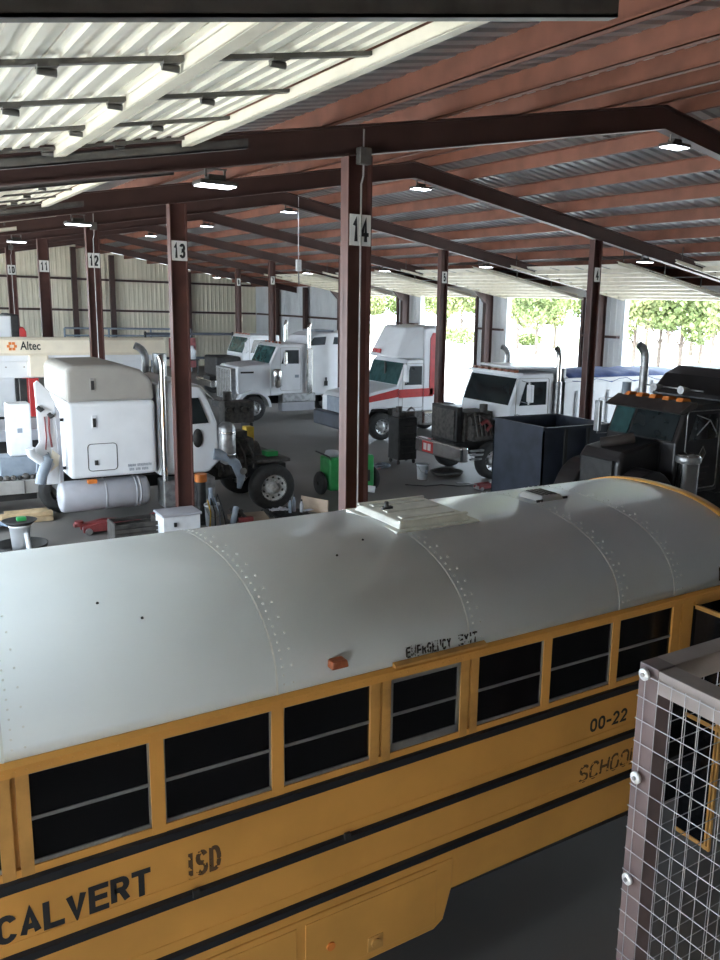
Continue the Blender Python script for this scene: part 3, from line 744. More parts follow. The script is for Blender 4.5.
# flat deck trailer behind the sleeper
t=thing('deck_trailer','grey flat deck trailer edge loaded with scrap and a white cabinet, behind the sleeper tractor','trailer',(2.0,20.7,0))
dk=MB().box(.6,3.16,20.0,21.6,.50,.80).build('deck','conduit',t,.015)
for x in (1.3,2.15,2.72): MB().box(x-.015,x+.015,19.97,20.0,.50,.80).build('deck_joint','galv',dk)
MB().box(.7,3.0,20.3,21.3,.3,.5).build('underframe','chassis',t)
for x in (.9,1.9):
    for y,s_ in ((20.2,-1),(21.4,1)): wheel(t,(x,y+.12*-s_,.24),.24,.16,s_,'rimw',18)
mb=MB()
for k in range(9): mb.ball((2.0+.13*k,20.1+random.uniform(0,.15),.84),random.uniform(.05,.10),5)
tag(mb.build('scrap_heap','engine',t),kind='stuff')
MB().box(2.3,3.05,20.35,20.9,.80,1.27).build('load_box','greyplastic',[o for o in bpy.data.objects if o.name=='deck_trailer'][0],.02)
t=thing('tool_cabinet','white metal cabinet with a grey latch standing on the flat deck trailer','cabinet',(2.86,20.5,1.28))
bx=MB().box(2.52,2.99,20.4,20.85,1.28,2.45).build('body','plastic',t,.03)
MB().box(2.70,2.80,20.380,20.392,1.80,1.90).build('latch','greyplastic',bx,.01)
MB().box(2.55,2.96,20.392,20.40,1.33,2.4).build('door','plastic',t,.02)
t=thing('hanging_hose','grey hose looping between the white cabinet and the sleeper tractor','hose',(3.1,20.3,.8))
MB().tube([(3.12,20.3,2.5),(3.18,20.28,2.1),(3.15,20.25,1.6),(3.05,20.2,1.2),(3.0,20.18,.85)],.03,6).build('hose_line','greyplastic',t)

# tall striped body behind the boom
t=thing('striped_box_truck','tall box body with white, black and red bands behind the beige boom','truck',(4.0,31,0))
MB().box(2.0,4.0,30,32.2,.9,4.12).build('box_body','white',t,.03)
MB().box(4.0,4.22,30,32.2,.9,4.16).build('black_band','chassis',t,.03)
MB().prism([(4.22,.9),(4.22,3.74),(4.34,3.78),(4.43,3.62),(4.43,.9)],30,32.2).build('red_band','red',t,.03)
MB().box(2,4.4,30.3,31.9,.5,.9).build('frame_rail','chassis',t)
for x in (2.4,3.9):
    for y,s in ((30.2,-1),(32,1)): wheel(t,(x,y,.5),.5,.28,s)

# ------------------------------------------------------------------ helper for left-facing trucks
def cabside(t,x0,x1,y,z,name='side_window',m='glass'):
    return MB().prism(z,y-.012,y+.012).build(name,m,t)

# long hood white truck in the back bay
t=thing('long_hood_truck','white long hood sleeper truck with chrome stacks parked in the back bay','truck',(14.3,33.4,0))
A,B=32.2,34.6
hd=MB().prism([(12.36,1.15),(12.36,2.12),(12.46,2.2),(13.75,2.33),(13.85,2.2),(13.85,1.0),(13.6,.95),(13.45,1.05),(12.75,1.05),(12.6,.95)],A+.15,B-.15).build('hood','white',t,.08,3)
MB().box(12.5,13.05,A+.135,A+.152,1.93,2.0).build('hood_vent','chassis',hd)
gr=MB().box(12.16,12.38,A+.35,B-.35,.85,2.12).build('grille','dullmetal',t,.03)
for k in range(9): MB().box(12.14,12.17,A+.42+k*.19,A+.46+k*.19,.9,2.05).build('grille_bar','chrome',gr)
MB().box(12.0,12.2,A+.2,B-.2,.45,.7).build('bumper','chassis',t,.03)
fp=[(13.0+.75*math.cos(a),.55+.72*math.sin(a)) for a in [PI*k/12 for k in range(0,12)]]; fi=[(13.0+.64*math.cos(a),.55+.60*math.sin(a)) for a in [PI*k/12 for k in range(11,-1,-1)]]
MB().prism(fp+fi,A-.02,A+.5).build('fender','white',t)
cb=MB().prism([(13.75,1.0),(13.75,2.28),(14.1,3.0),(14.3,3.1),(15.35,3.12),(15.35,1.0)],A+.12,B-.12).build('cab','white',t,.06,3)
MB().prism([(14.25,2.3),(14.42,2.86),(15.02,2.86),(15.02,2.3)],A+.10,A+.125).build('side_window','glass',cb)
MB().slab([(13.76,A+.28,2.32),(13.76,B-.28,2.32),(14.08,B-.28,2.98),(14.08,A+.28,2.98)],.02).build('windscreen','tintglass',cb)
rframe(14.2,15.12,1.2,2.95,A+.118,.008).build('door_seam','grey',cb)
MB().box(14.85,15.02,A+.1,A+.121,1.72,1.84).build('door_placard','greyplastic',cb)
sp=MB().prism([(15.30,.95),(15.30,3.0),(15.62,3.42),(16.0,3.58),(17.9,3.62),(17.9,.95)],A+.1,B-.1).build('sleeper','white',t,.1,3)
MB().prism([(15.42,3.03),(15.72,3.38),(16.28,3.42),(16.22,3.08)],A+.085,A+.11).build('side_window','glass',sp)
MB().prism([(16.6,3.10),(16.66,3.40),(17.3,3.40),(17.3,3.10)],A+.085,A+.11).build('side_window','glass',sp)
MB().box(16.0,16.9,A+.6,B-.6,3.6,3.68).build('roof_pod','greyplastic',sp,.02)
MB().box(16.2,16.35,A+.08,A+.1,1.35,1.55).box(16.24,16.31,A+.07,A+.1,1.5,1.7).build('grab_plate','chassis',sp)
stack(t,15.45,A+.02,1.05,3.95,.08,(.3,0),shield=None); MB().box(15.33,15.60,A-.06,A+.06,1.05,2.95).build('stack_guard','chrome',t,.05)
stack(t,15.45,B-.02,1.05,3.98,.08,(.3,0))
MB().lathe([(.06,1.32),(.19,1.40),(.20,2.0),(.16,2.1),(.02,2.12)],(14.02,A+.02,0),'z',18).build('air_cleaner','chrome',t)
mirror(t,(14.3,A-.15,2.55),.5,.2,'chrome',(14.45,A+.1,2.85))
MB().box(14.25,15.75,A+.02,A+.5,.72,1.08).build('step_box','dullmetal',t,.03)
MB().prism([(14.2,.35),(14.2,.72),(15.7,.72),(15.7,.35)],A-.02,A+.4).build('lower_step','tank',t,.03)
MB().lathe([(.002,16.2),(.30,16.2),(.32,16.25),(.32,17.4),(.002,17.4)],(0,A+.35,.72),'x',20).build('fuel_tank','chrome',t)
MB().box(12.2,18.6,A+.75,B-.75,.6,.95).build('frame_rail','chassis',t)
for k in range(5): MB().ball((14.35+k*.01,A+.5+k*.38,3.14),.05,5).build('roof_lamp','amber',t)
for y,s in ((A+.16,-1),(B-.16,1)): wheel(t,(13.0,y,.52),.52,.28,s)
for x in (17.2,18.5):
    wheel(t,(x,B-.2,.5),.5,.5,1)
wheel(t,(18.5,A+.3,.5),.5,.5,-1)

# white day cab behind the long hood truck
t=thing('day_cab_truck','white day cab truck half hidden behind the long hood truck','truck',(16.4,41.8,0))
A,B=40.8,43.1
cb=MB().prism([(15.9,1.0),(15.9,2.15),(16.25,3.0),(16.4,3.1),(17.9,3.1),(17.9,1.0)],A,B).build('cab','white',t,.08,3)
MB().slab([(15.91,A+.15,2.2),(15.91,B-.15,2.2),(16.22,B-.15,2.95),(16.22,A+.15,2.95)],.02).build('windscreen','tintglass',cb)
MB().prism([(16.3,2.2),(16.5,2.85),(17.3,2.85),(17.3,2.2)],A-.012,A+.012).build('side_window','glass',cb)
rframe(16.25,17.4,1.2,2.95,A-.004,.01).build('door_seam','grey',cb)
MB().box(14.6,15.9,A+.2,B-.2,1.0,2.0).build('engine','chassis',t,.1)
MB().box(14.4,21,A+.7,B-.7,.6,1.0).build('frame_rail','chassis',t)
for k in range(5): MB().box(16.3,16.42,A+.3+k*.4,A+.42+k*.4,3.1,3.16).build('roof_lamp','amber',cb)
mirror(t,(16.0,A-.2,2.5),.5,.2,'plastic',(16.2,A,2.9))
MB().box(14.2,14.5,A,B,.5,.85).build('bumper','chrome',t,.03)
for y,s in ((A+.15,-1),(B-.15,1)):
    for x in (15.1,19.5): wheel(t,(x,y,.5),.5,.3,s)
MB().box(18.2,21.5,A,B,1.0,1.5).build('flatbed','chassis',t,.02)

# ------------------------------------------------------------------ red striped sleeper truck
t=thing('red_striped_truck','white high roof sleeper truck with red stripes standing behind columns 14 and 5','truck',(15.9,27,0))
A,B=25.8,28.25
hd=MB().prism([(14.05,.9),(14.05,1.45),(14.25,1.62),(15.98,1.98),(15.98,1.0),(15.85,1.0),(15.9,1.15),(14.85,1.15),(14.7,.85)],A+.05,B-.05).build('hood','white',t,.1,3)
MB().prism([(14.3,1.34),(14.3,1.52),(15.98,1.86),(15.98,1.56)],A+.04,A+.055).build('red_stripe','red',hd)
cb=MB().prism([(15.92,1.0),(15.92,1.95),(16.2,2.75),(16.35,2.88),(17.0,2.9),(17.0,1.0)],A+.03,B-.03).build('cab','white',t,.06,3)
MB().slab([(15.915,A+.14,1.99),(15.915,B-.14,1.99),(16.20,B-.14,2.76),(16.20,A+.14,2.76)],.02).build('windscreen','tintglass',cb)
MB().box(16.03,16.07,A+1.15,A+1.25,2.0,2.75).build('windscreen_bar','chassis',cb)
MB().prism([(16.18,1.98),(16.42,2.66),(16.92,2.66),(16.92,1.98)],A+.016,A+.035).build('side_window','glass',cb)
rframe(16.1,17.0,1.15,2.75,A+.026,.008).build('door_seam','grey',cb)
MB().prism([(15.95,1.52),(15.95,1.82),(17.0,1.84),(17.0,1.54)],A+.014,A+.034).build('red_stripe','red',cb)
sp=MB().prism([(16.98,1.0),(16.98,2.9),(17.0,4.0),(17.65,4.12),(17.75,4.05),(17.75,1.0)],A,B).build('sleeper','white',t,.06,3)
fr=MB().hexa([(15.98,B-.1,2.92),(15.98,A+.35,2.92),(17.0,A+.02,2.92),(17.0,B-.02,2.92),(16.55,B-.3,4.05),(16.45,A+.5,4.02),(17.0,A+.05,4.1),(17.0,B-.05,4.1)]).build('roof_fairing','white',t,.08,3)
MB().prism([(17.24,1.60),(17.24,3.66),(17.34,3.86),(17.48,3.86),(17.48,1.60)],A-.02,A+.005).build('red_stripe','red',sp)
MB().prism([(17.0,1.54),(17.0,1.84),(17.4,1.85),(17.4,1.55)],A-.02,A+.005).build('red_stripe','red',sp)
for k in range(2): MB().box(15.98,16.04,B-.95+k*.3,B-.72+k*.3,3.05,3.2).build('roof_lamp','red',fr,.01)
mirror(t,(16.12,A-.18,2.42),.62,.22,'plastic',(16.25,A+.02,2.78))
MB().box(13.72,14.1,A-.02,B+.02,.42,.95).build('bumper','bin',t,.06)
MB().box(14.02,14.1,A+.5,B-.5,.95,1.5).build('grille','greyplastic',t,.02)
MB().cyl((14.0,A+.25,1.15),(14.1,A+.25,1.15),.16,14).build('headlamp','rim',t)
MB().prism([(15.7,.5),(15.7,1.5),(17.0,1.5),(17.0,.5)],A+.06,A+.4).build('battery_box','engine',t,.02)
MB().box(13.9,20,A+.75,B-.75,.6,.95).build('frame_rail','chassis',t)
MB().box(17.0,18.0,A+.05,A+.5,.45,1.0).build('fuel_tank','chrome',t,.1)
for y,s in ((A+.2,-1),(B-.2,1)): wheel(t,(15.3,y,.5),.5,.28,s)
for x in (18.4,19.6):
    for y,s in ((A+.3,-1),(B-.3,1)): wheel(t,(x,y,.5),.5,.5,s)

# ------------------------------------------------------------------ white dump truck with its hood off
t=thing('dump_truck','white dump truck with hood removed and engine bared, parked behind the dark steel bin','truck',(16.5,19.8,0))
A,B=18.55,21.0
cb=MB().prism([(15.22,1.15),(15.22,2.05),(15.52,2.86),(15.62,2.98),(16.85,3.0),(16.85,1.15)],A+.03,B-.03).build('cab','white',t,.06,3)
MB().slab([(15.215,A+.15,2.10),(15.215,B-.15,2.10),(15.52,B-.15,2.86),(15.52,A+.15,2.86)],.02).build('windscreen','glass',cb)
MB().prism([(15.55,2.08),(15.78,2.76),(16.55,2.76),(16.55,2.08)],A+.014,A+.036).build('side_window','glass',cb)
rframe(15.42,16.65,1.3,2.86,A+.026,.008).build('door_seam','grey',cb)
MB().box(15.85,15.9,A+.0,A+.03,2.1,2.76).build('vent_bar','white',cb)
sign('251','lettering','ink',cb,(15.38,A+.026,1.72),(1,0,0),(0,0,1),.12,.2,.16)
mb=MB().box(15.44,15.66,A+.05,B-.05,2.94,3.02).build('sun_visor','white',cb,.01)
for k in range(7): MB().box(15.45,15.62,A+.2+k*.31,A+.38+k*.31,3.02,3.09).build('roof_lamp','amber',cb,.01)
mirror(t,(15.75,A-.2,2.45),.5,.22,'plastic',(15.6,A+.02,2.8))
# open bed
bd=MB()
bd.box(17.2,22.9,A+.02,A+.10,1.28,2.80).box(17.2,22.9,B-.10,B-.02,1.28,2.80).box(17.2,17.3,A+.02,B-.02,1.28,3.12).box(22.8,22.9,A+.02,B-.02,1.28,2.8).box(17.2,22.9,A+.02,B-.02,1.2,1.30)
bd=bd.build('dump_bed','white',t,.015)
for k in range(8): MB().box(17.75+k*.66,17.87+k*.66,A-.05,A+.02,1.28,2.45 if k<5 else 2.7).build('side_rib','white',bd,.01)
MB().box(17.2,22.9,A-.05,A+.04,2.72,2.84).build('top_rail','white',bd,.01)
MB().box(17.2,22.9,A-.05,A+.04,1.22,1.36).build('bottom_rail','dullmetal',bd,.01)
MB().hexa([(15.75,A+.35,3.10),(17.25,A+.35,3.08),(17.25,B-.1,3.08),(15.75,B-.1,3.10),(15.75,A+.35,3.16),(17.25,A+.35,3.14),(17.25,B-.1,3.14),(15.75,B-.1,3.16)]).build('cab_shield','white',bd,.01)
tp=MB(); n=16
pts=[]
for i in range(n+1):
    x=17.5+5.3*i/n
    for j in range(7):
        y=A-.06+(B-A+.12)*j/6; pts.append((x,y,2.86+.16*math.sin(PI*j/6)+.03*math.sin(i*2.1+j)-(.10 if j in(0,6) else 0)*(1+.5*math.sin(i*1.7))))
tp.add(pts,[(i*7+j,i*7+j+1,(i+1)*7+j+1,(i+1)*7+j) for i in range(n) for j in range(6)],True)
o=tp.build('tarp','blue',t); md=o.modifiers.new('gauge','SOLIDIFY'); md.thickness=.015
tag(o)
stack(t,16.98,A+.0,1.45,3.72,.085,(-.5,.2),'chrome'); MB().cyl((16.98,A,1.5),(16.98,A,2.75),.12,16).build('muffler','dullmetal',t)
stack(t,16.98,B-.05,1.5,3.62,.085,(-1,.2),'dullmetal')
# engine bay
MB().box(13.95,14.15,A+.85,B-.3,.95,2.0).build('radiator','chassis',t,.02)
rd=t.children[-1]
MB().box(13.92,13.95,A+.95,B-.4,1.05,1.9).build('radiator_core','engine',rd)
mb=MB().box(14.2,15.2,A+.8,B-.8,.9,1.85).box(14.3,15.0,A+.5,A+.85,1.05,1.5).cyl((14.3,A+.7,1.6),(15.0,A+.7,1.65),.14,12)
for k in range(5): mb.tube([(14.25+.2*k,A+.75,1.8),(14.3+.19*k,A+.5,1.9-.1*k),(14.4+.15*k,A+.4,1.2)],.03,6)
mb.cyl((14.7,A+.6,1.9),(14.7,A+.6,2.1),.12,12).build('engine','engine',t,.02)
MB().tube([(14.5,A+.42,1.55),(14.65,A+.38,1.65),(14.85,A+.4,1.5),(14.7,A+.42,1.35)],.06,8).build('red_pipe','maroon',t)
bp=MB().box(13.55,13.80,A+.02,B-.02,.55,.98).build('bumper','chrome',t,.05)
MB().box(13.54,13.56,B-1.0,B-.45,.60,.92).build('bumper_sticker','red',bp)
MB().box(13.53,13.545,B-.9,B-.75,.66,.86).box(13.53,13.545,B-.68,B-.53,.66,.86).build('sticker_letter','plate',bp)
for k in range(3): MB().box(13.9,14.35,A+.03,A+.12,.6+k*.12,.65+k*.12).build('bracket_bar','dullmetal',t)
MB().box(13.8,23,A+.75,B-.75,.65,1.0).build('frame_rail','chassis',t)
MB().box(15.3,16.8,A+.05,A+.5,.5,1.1).build('fuel_tank','dullmetal',t,.08)
for y,s in ((A+.18,-1),(B-.18,1)): wheel(t,(14.72,y,.53),.53,.30,s)
for x in (19.8,21.2):
    for y,s in ((A+.32,-1),(B-.32,1)): wheel(t,(x,y,.52),.52,.55,s)

# ------------------------------------------------------------------ black truck
t=thing('black_truck','black long nose truck with amber roof lights and chrome air cleaner beyond the bus','truck',(14.5,12.3,0))
A,B=11.25,13.35
cb=MB().prism([(13.7,1.1),(13.7,2.2),(13.96,2.84),(14.05,2.96),(15.15,3.02),(15.15,1.1)],A+.05,B-.05).build('cab','black',t,.06,3)
MB().slab([(13.69,A+.18,2.24),(13.69,A+1.35,2.24),(13.945,A+1.35,2.82),(13.945,A+.18,2.82)],.02).build('windscreen','glass',cb)
MB().slab([(13.69,A+1.43,2.24),(13.69,B-.15,2.24),(13.945,B-.15,2.82),(13.945,A+1.43,2.82)],.02).build('windscreen','tintglass',cb)
MB().prism([(13.66,2.84),(13.74,2.80),(14.2,2.94),(14.2,3.04),(14.05,3.04)],A,B).build('sun_visor','visor',cb,.01)
for k in range(5): MB().prism([(14.0,3.03),(14.05,3.11),(14.25,3.10),(14.3,3.03)],A+.25+k*.37,A+.42+k*.37).build('roof_lamp','orange',cb,.01)
for k in (.6,1.35): 
    MB().cyl((14.35,A+k,3.24),(14.62,A+k,3.24),.09,14,.03).build('air_horn','dullmetal',cb)
MB().tube([(14.6,A+.2,3.24),(14.6,B-.3,3.24)],.02,6).build('horn_bar','dullmetal',cb)
MB().prism([(14.05,2.25),(14.25,2.78),(14.98,2.78),(14.98,2.25)],A+.035,A+.055).build('side_window','glass',cb)
rframe(13.98,15.05,1.2,2.86,A+.045,.014).build('door_trim','dullmetal',cb)
MB().tube([(14.25,A+.03,2.78),(14.5,A-.12,2.68),(14.95,A+.03,2.35)],.012,6).tube([(14.5,A-.12,2.68),(14.3,A+.03,2.35)],.012,6).build('mirror_brace','dullmetal',cb)
mb=MB().tube([(14.45,A+.04,1.95),(14.55,A+.04,2.10),(14.65,A+.04,1.95),(14.55,A+.04,1.80),(14.45,A+.04,1.95)],.01,5); mb.build('door_emblem','grey',cb)
for k in range(4): MB().box(14.3,14.8-.06*k,A+.038,A+.05,1.62-.13*k,1.655-.13*k).build('door_stripe','visor',cb)
mirror(t,(15.15,A-.2,2.4),.5,.24,'chrome',None)
sp=MB().prism([(15.1,1.0),(15.1,3.1),(15.5,3.48),(15.9,3.64),(18.2,3.66),(18.2,1.0)],A,B).build('sleeper','black',t,.12,3)
MB().box(16.0,17.4,A-.012,A+.01,3.28,3.31).build('pinstripe','visor',sp)
hd=MB().prism([(12.5,.95),(12.5,1.85),(12.65,2.02),(13.75,2.22),(13.75,1.0)],A+.45,B-.45).build('hood','black',t,.1,3)
for y in (A+.25,B-.25):
    fp=[(13.0+.82*math.cos(a),.6+1.1*math.sin(a)) for a in [PI*k/14 for k in range(0,15)]]; fi=[(13.0+.74*math.cos(a),.6+.9*math.sin(a)) for a in [PI*k/14 for k in range(14,-1,-1)]]
    MB().prism(fp+fi,y-.28,y+.28,'y').build('fender','black',t,.03)
MB().tube([(12.8,A+1.3,2.10),(13.05,A+1.0,2.18),(13.3,A+.85,2.24)],.12,10).build('intake_pipe','visor',t)
ac=MB().lathe([(.05,1.00),(.23,1.10),(.24,1.86),(.25,1.98),(.20,2.03),(.02,2.05)],(13.86,A-.16,0),'z',22).build('air_cleaner','chrome',t)
MB().lathe([(.245,1.84),(.262,1.86),(.262,1.96),(.245,1.98)],(13.86,A-.16,0),'z',22).build('clamp_band','dullmetal',ac)
stack(t,15.05,B+.18,1.1,4.08,.10,(-.8,.2),'dullmetal')
MB().cyl((14.1,B-.2,3.04),(14.1,B-.2,3.3),.10,14).build('round_lamp','greyplastic',t)
mm=mirror(t,(13.75,B+.28,2.5),.70,.16,'dullmetal',(14.0,B-.05,2.95))
MB().box(12.3,19,A+.75,B-.75,.6,1.0).build('frame_rail','chassis',t)
MB().box(12.1,12.3,A,B,.5,.9).build('bumper','chrome',t,.05)
MB().box(12.44,12.52,A+.6,B-.6,.95,1.85).build('grille','chassis',t,.02)
for y,s in ((A+.2,-1),(B-.2,1)): wheel(t,(13.0,y,.53),.53,.3,s)
for x in (17.6,18.9):
    for y,s in ((A+.3,-1),(B-.3,1)): wheel(t,(x,y,.52),.52,.5,s)

# ------------------------------------------------------------------ shop clutter
t=thing('steel_bin','large open dark steel bin standing between the bus and the dump truck','bin',(13.55,15,0))
x0,x1,y0,y1,z1=12.58,14.62,14.12,15.95,2.17
MB().box(x0,x0+.04,y0,y1,.1,z1).box(x1-.04,x1,y0,y1,.1,z1).box(x0,x1,y0,y0+.04,.1,z1-.02).box(x0,x1,y1-.04,y1,.1,z1).box(x0,x1,y0,y1,.1,.16).build('shell','bin',t)
MB().box(x0-.03,x0+.05,y0-.03,y1+.03,z1,z1+.06).box(x1-.05,x1+.03,y0-.03,y1+.03,z1-.02,z1+.05).box(x0,x1,y0-.03,y0+.05,z1-.02,z1+.04).box(x0,x1,y1-.05,y1+.03,z1,z1+.06).build('rim','bin',t)
for x in (13.2,13.9): MB().box(x,x+.08,y0-.04,y0,.1,z1-.02).build('stiffener','chassis',t)
for x in (x0+.1,x1-.3): MB().box(x,x+.2,y0,y1,0,.1).build('skid','chassis',t)

SHIFT=(1.72,2.46)
t=thing('tool_chest','black rolling tool chest with parts piled on top, beyond the dump truck bumper','tool chest',(11.95,19.4,0))
bx=MB().box(11.62,12.30,19.12,19.72,.14,1.45).build('cabinet','chassis',t,.02)
for k in range(6): 
    d=MB().box(11.66,12.26,19.10,19.12,.2+k*.2,.38+k*.2).build('drawer','chassis',t,.004); MB().box(11.75,12.17,19.085,19.10,.35+k*.2,.365+k*.2).build('handle','darkrail',d)
for x in (11.68,12.24):
    for y in (19.2,19.64): MB().cyl((x-.02,y,.07),(x+.02,y,.07),.07,12).build('caster','rubber',t)
t=thing('engine_part','greasy engine part lying on the black tool chest','engine part',(11.95,19.4,1.45))
MB().box(11.7,12.1,19.25,19.6,1.45,1.60).cyl((11.8,19.4,1.60),(11.8,19.4,1.77),.10,12).cyl((12.1,19.35,1.53),(12.28,19.3,1.53),.07,10).build('housing','engine',t,.02)
MB().tube([(12.0,19.3,1.60),(12.15,19.25,1.75),(12.3,19.3,1.65)],.03,8).build('pipe','dullmetal',t)

SHIFT=(0,0)
def bucket(x,y,label,r=.15,h=.38,m='plastic',name='plastic_bucket'):
    t=thing(name,label,'bucket',(x,y,0))
    MB().lathe([(.002,.0),(r*.85,.0),(r,h),(r*1.07,h),(r*1.07,h-.04),(r*.99,h-.045),(r*.97,h-.01),(r*.82,.02),(.002,.02)],(x,y,0),'z',20).build('pail',m,t)
    MB().tube([(x-r,y-.03,h-.05),(x-r*.8,y-r*.9,h*.55),(x,y-r*1.15,h*.42),(x+r*.8,y-r*.9,h*.55),(x+r,y-.03,h-.05)],.006,6).build('bail','dullmetal',t)
    return t
bk=bucket(12.88,19.5,'white plastic bucket standing on open floor in front of the dump truck',.17,.44)
MB().box(12.85,12.96,19.335,19.34,.16,.28).build('sticker','greyplastic',bk)

t=thing('green_machine','green wheeled shop machine half hidden behind column 14','machine',(10.25,18.9,0))
MB().box(9.55,10.85,18.7,19.3,.12,.98).build('body','green',t,.06,3)
MB().lathe([(.002,.98),(.17,.98),(.19,1.03),(.16,1.12),(.002,1.15)],(9.75,19.0,0),'z',16).build('cap','tank',t)
for x in (9.42,10.96): MB().lathe([(.05,-.06),(.26,-.06),(.30,-.02),(.30,.04),(.26,.08),(.05,.08)],(x,19.0,.30),'x',20).build('wheel','rubber',t)
MB().tube([(9.56,18.7,.95),(9.45,18.55,1.05),(9.45,19.3,1.08)],.02,8).build('handle','chassis',t)
MB().box(10.45,10.7,18.66,18.7,.3,.6).build('panel','chassis',t,.01)
MB().cyl((10.6,18.62,.12),(10.75,18.5,.10),.09,12).build('white_cap','plastic',t)

SHIFT=(-0.15,0.75)
t=thing('hose_coil','coil of grey air hose lying on the floor beside the tool chest','hose',(12.9,20.7,0))
p=[(12.85+(.32-.004*k)*math.cos(k*.42),20.75+(.32-.004*k)*math.sin(k*.42),.03+.008*(k%9)) for k in range(46)]
MB().tube(p,.025,6).build('coil','greyplastic',t); MB().tube([p[-1],(12.4,20.3,.03),(12.0,20.1,.03),(11.6,19.9,.03)],.022,6).build('loose_end','maroon',t)
SHIFT=(0,0)
t=thing('air_hose','thin black air hose winding across the floor before the dump truck','hose',(13,18.6,0))
MB().tube([(12.0,19.0,.015),(12.4,18.6,.015),(12.9,18.55,.015),(13.2,18.2,.015),(13.5,18.1,.015),(14.0,17.7,.015),(14.1,17.2,.015)],.014,6).build('hose_line','chassis',t)
t=thing('drain_pan','dark oil drain pan lying under the dump truck bumper','pan',(13.9,19.75,0))
MB().lathe([(.002,.01),(.40,.01),(.48,.10),(.50,.10),(.42,0),(.002,0)],(13.9,19.75,0),'z',22).build('pan','engine',t); MB().cyl((13.9,19.75,.012),(13.9,19.75,.03),.38,20).build('oil','chassis',t)
SHIFT=(0.42,0.22)
t=thing('floor_jack','small red and grey floor jack lying by the steel bin','jack',(13.2,17.35,0))
MB().box(13.0,13.6,17.25,17.32,.04,.16).box(13.0,13.6,17.5,17.57,.04,.16).build('side_frame','maroon',t,.01)
MB().cyl((13.5,17.41,.16),(13.5,17.41,.22),.08,12).build('saddle','dullmetal',t)
for x in (13.05,13.55):
    MB().cyl((x,17.22,.05),(x,17.60,.05),.05,12).build('roller','dullmetal',t)
MB().tube([(13.0,17.41,.14),(12.6,17.45,.22),(12.35,17.47,.24)],.018,6).build('handle','dullmetal',t)

SHIFT=(0,0)
SHIFT=(-0.28,0)
t=thing('plywood_board','pale plywood board standing on edge near the bare front tyre','board',(8.75,17.6,0))
MB().slab([(8.62,17.78,.0),(8.95,17.05,.0),(8.95,17.05,.34),(8.62,17.78,.34)],.03).build('sheet','board',t)
SHIFT=(0,0)
t=thing('black_mat','crumpled black rubber mat on the floor before the bare front tyre','mat',(8.1,17.5,0))
pts=[];n=14
for i in range(n+1):
    for j in range(9):
        pts.append((7.35+.85*i/n,17.0+.9*j/8,.05+.06*math.sin(i*1.3+j*.8)*math.sin(j*1.1)+.03*random.random()))
mb=MB().add(pts,[(i*9+j,(i+1)*9+j,(i+1)*9+j+1,i*9+j+1) for i in range(n) for j in range(8)],True); o=mb.build('rubber_sheet','chassis',t); md=o.modifiers.new('gauge','SOLIDIFY'); md.thickness=.02
t=thing('shop_rag','white crumpled shop rag on the black mat','rag',(7.55,17.35,.12))
pts=[]
for i in range(8):
    for j in range(6): pts.append((7.38+.055*i,17.2+.06*j,.15+.05*random.random()))
o=MB().add(pts,[(i*6+j,(i+1)*6+j,(i+1)*6+j+1,i*6+j+1) for i in range(7) for j in range(5)],True).build('cloth','cloth',t); md=o.modifiers.new('gauge','SOLIDIFY'); md.thickness=.01
def bottle(x,y,z,m,label,h=.26):
    t=thing('bottle',label,'bottle',(x,y,z),'bottles and cans on the black mat')
    MB().lathe([(.002,z),(.038,z),(.042,z+.02),(.042,z+h*.62),(.018,z+h*.8),(.018,z+h*.86),(.002,z+h*.86)],(x,y,0),'z',14).build('body',m,t)
    MB().cyl((x,y,z+h*.86),(x,y,z+h),.02,10).build('cap','chassis',t)
bottle(7.80,17.25,.10,'greyplastic','dark spray bottle beside the white rag on the mat',.34)
bottle(7.93,17.32,.10,'greyplastic','taller dark bottle in the middle of the black mat',.40)
bottle(8.05,17.18,.10,'tank','silver spray can nearest the plywood board',.30)
t=thing('paper_sheet','pale paper sheet lying by the spray can on the mat','paper',(8.15,17.15,.14))
MB().slab([(8.05,17.02,.15),(8.30,17.05,.15),(8.28,17.2,.155),(8.04,17.16,.15)],.003).build('sheet','cloth',t)
t=thing('cardboard_sheet','brown cardboard sheet lying on the floor beside column 13','cardboard',(6.9,17.4,0))
MB().hexa([(6.45,17.2,.0),(7.25,17.05,.0),(7.3,17.6,.0),(6.5,17.75,.0),(6.45,17.2,.03),(7.25,17.05,.02),(7.3,17.6,.12),(6.5,17.75,.10)]).build('sheet','card',t)
bk=bucket(6.02,17.35,'white bucket full of cords at the foot of column 13',.17,.48)
for k in range(4): MB().tube([(5.95+.04*k,17.33,.42),(5.86+.07*k,17.18,.60+.04*k),(5.9+.09*k,17.12,.35),(5.85+.12*k,17.05,.02)],.016,6).build('cord',('yellow','chassis','greyplastic','chassis')[k],bk)
t=thing('air_tool_hose','tangled grey hose and dark tools heaped by the cord bucket','hose',(6.4,17.3,0))
mb=MB().tube([(6.42,17.1,.05),(6.5,17.2,.2),(6.65,17.3,.25),(6.6,17.4,.06),(6.45,17.3,.05)],.05,8).tube([(6.4,17.3,.3),(6.5,17.2,.36),(6.7,17.15,.12)],.04,8); mb.build('hose_tangle','engine',t)
MB().tube([(6.36,17.05,.07),(6.4,17.02,.3),(6.45,17.07,.42)],.07,8).build('grey_sleeve','greyplastic',t)
MB().box(6.5,6.85,17.05,17.2,.05,.16).build('tool','maroon',t,.03)
t=thing('jack_stand','black hydraulic jack with an orange cap beside column 13','jack',(5.85,17.55,0))
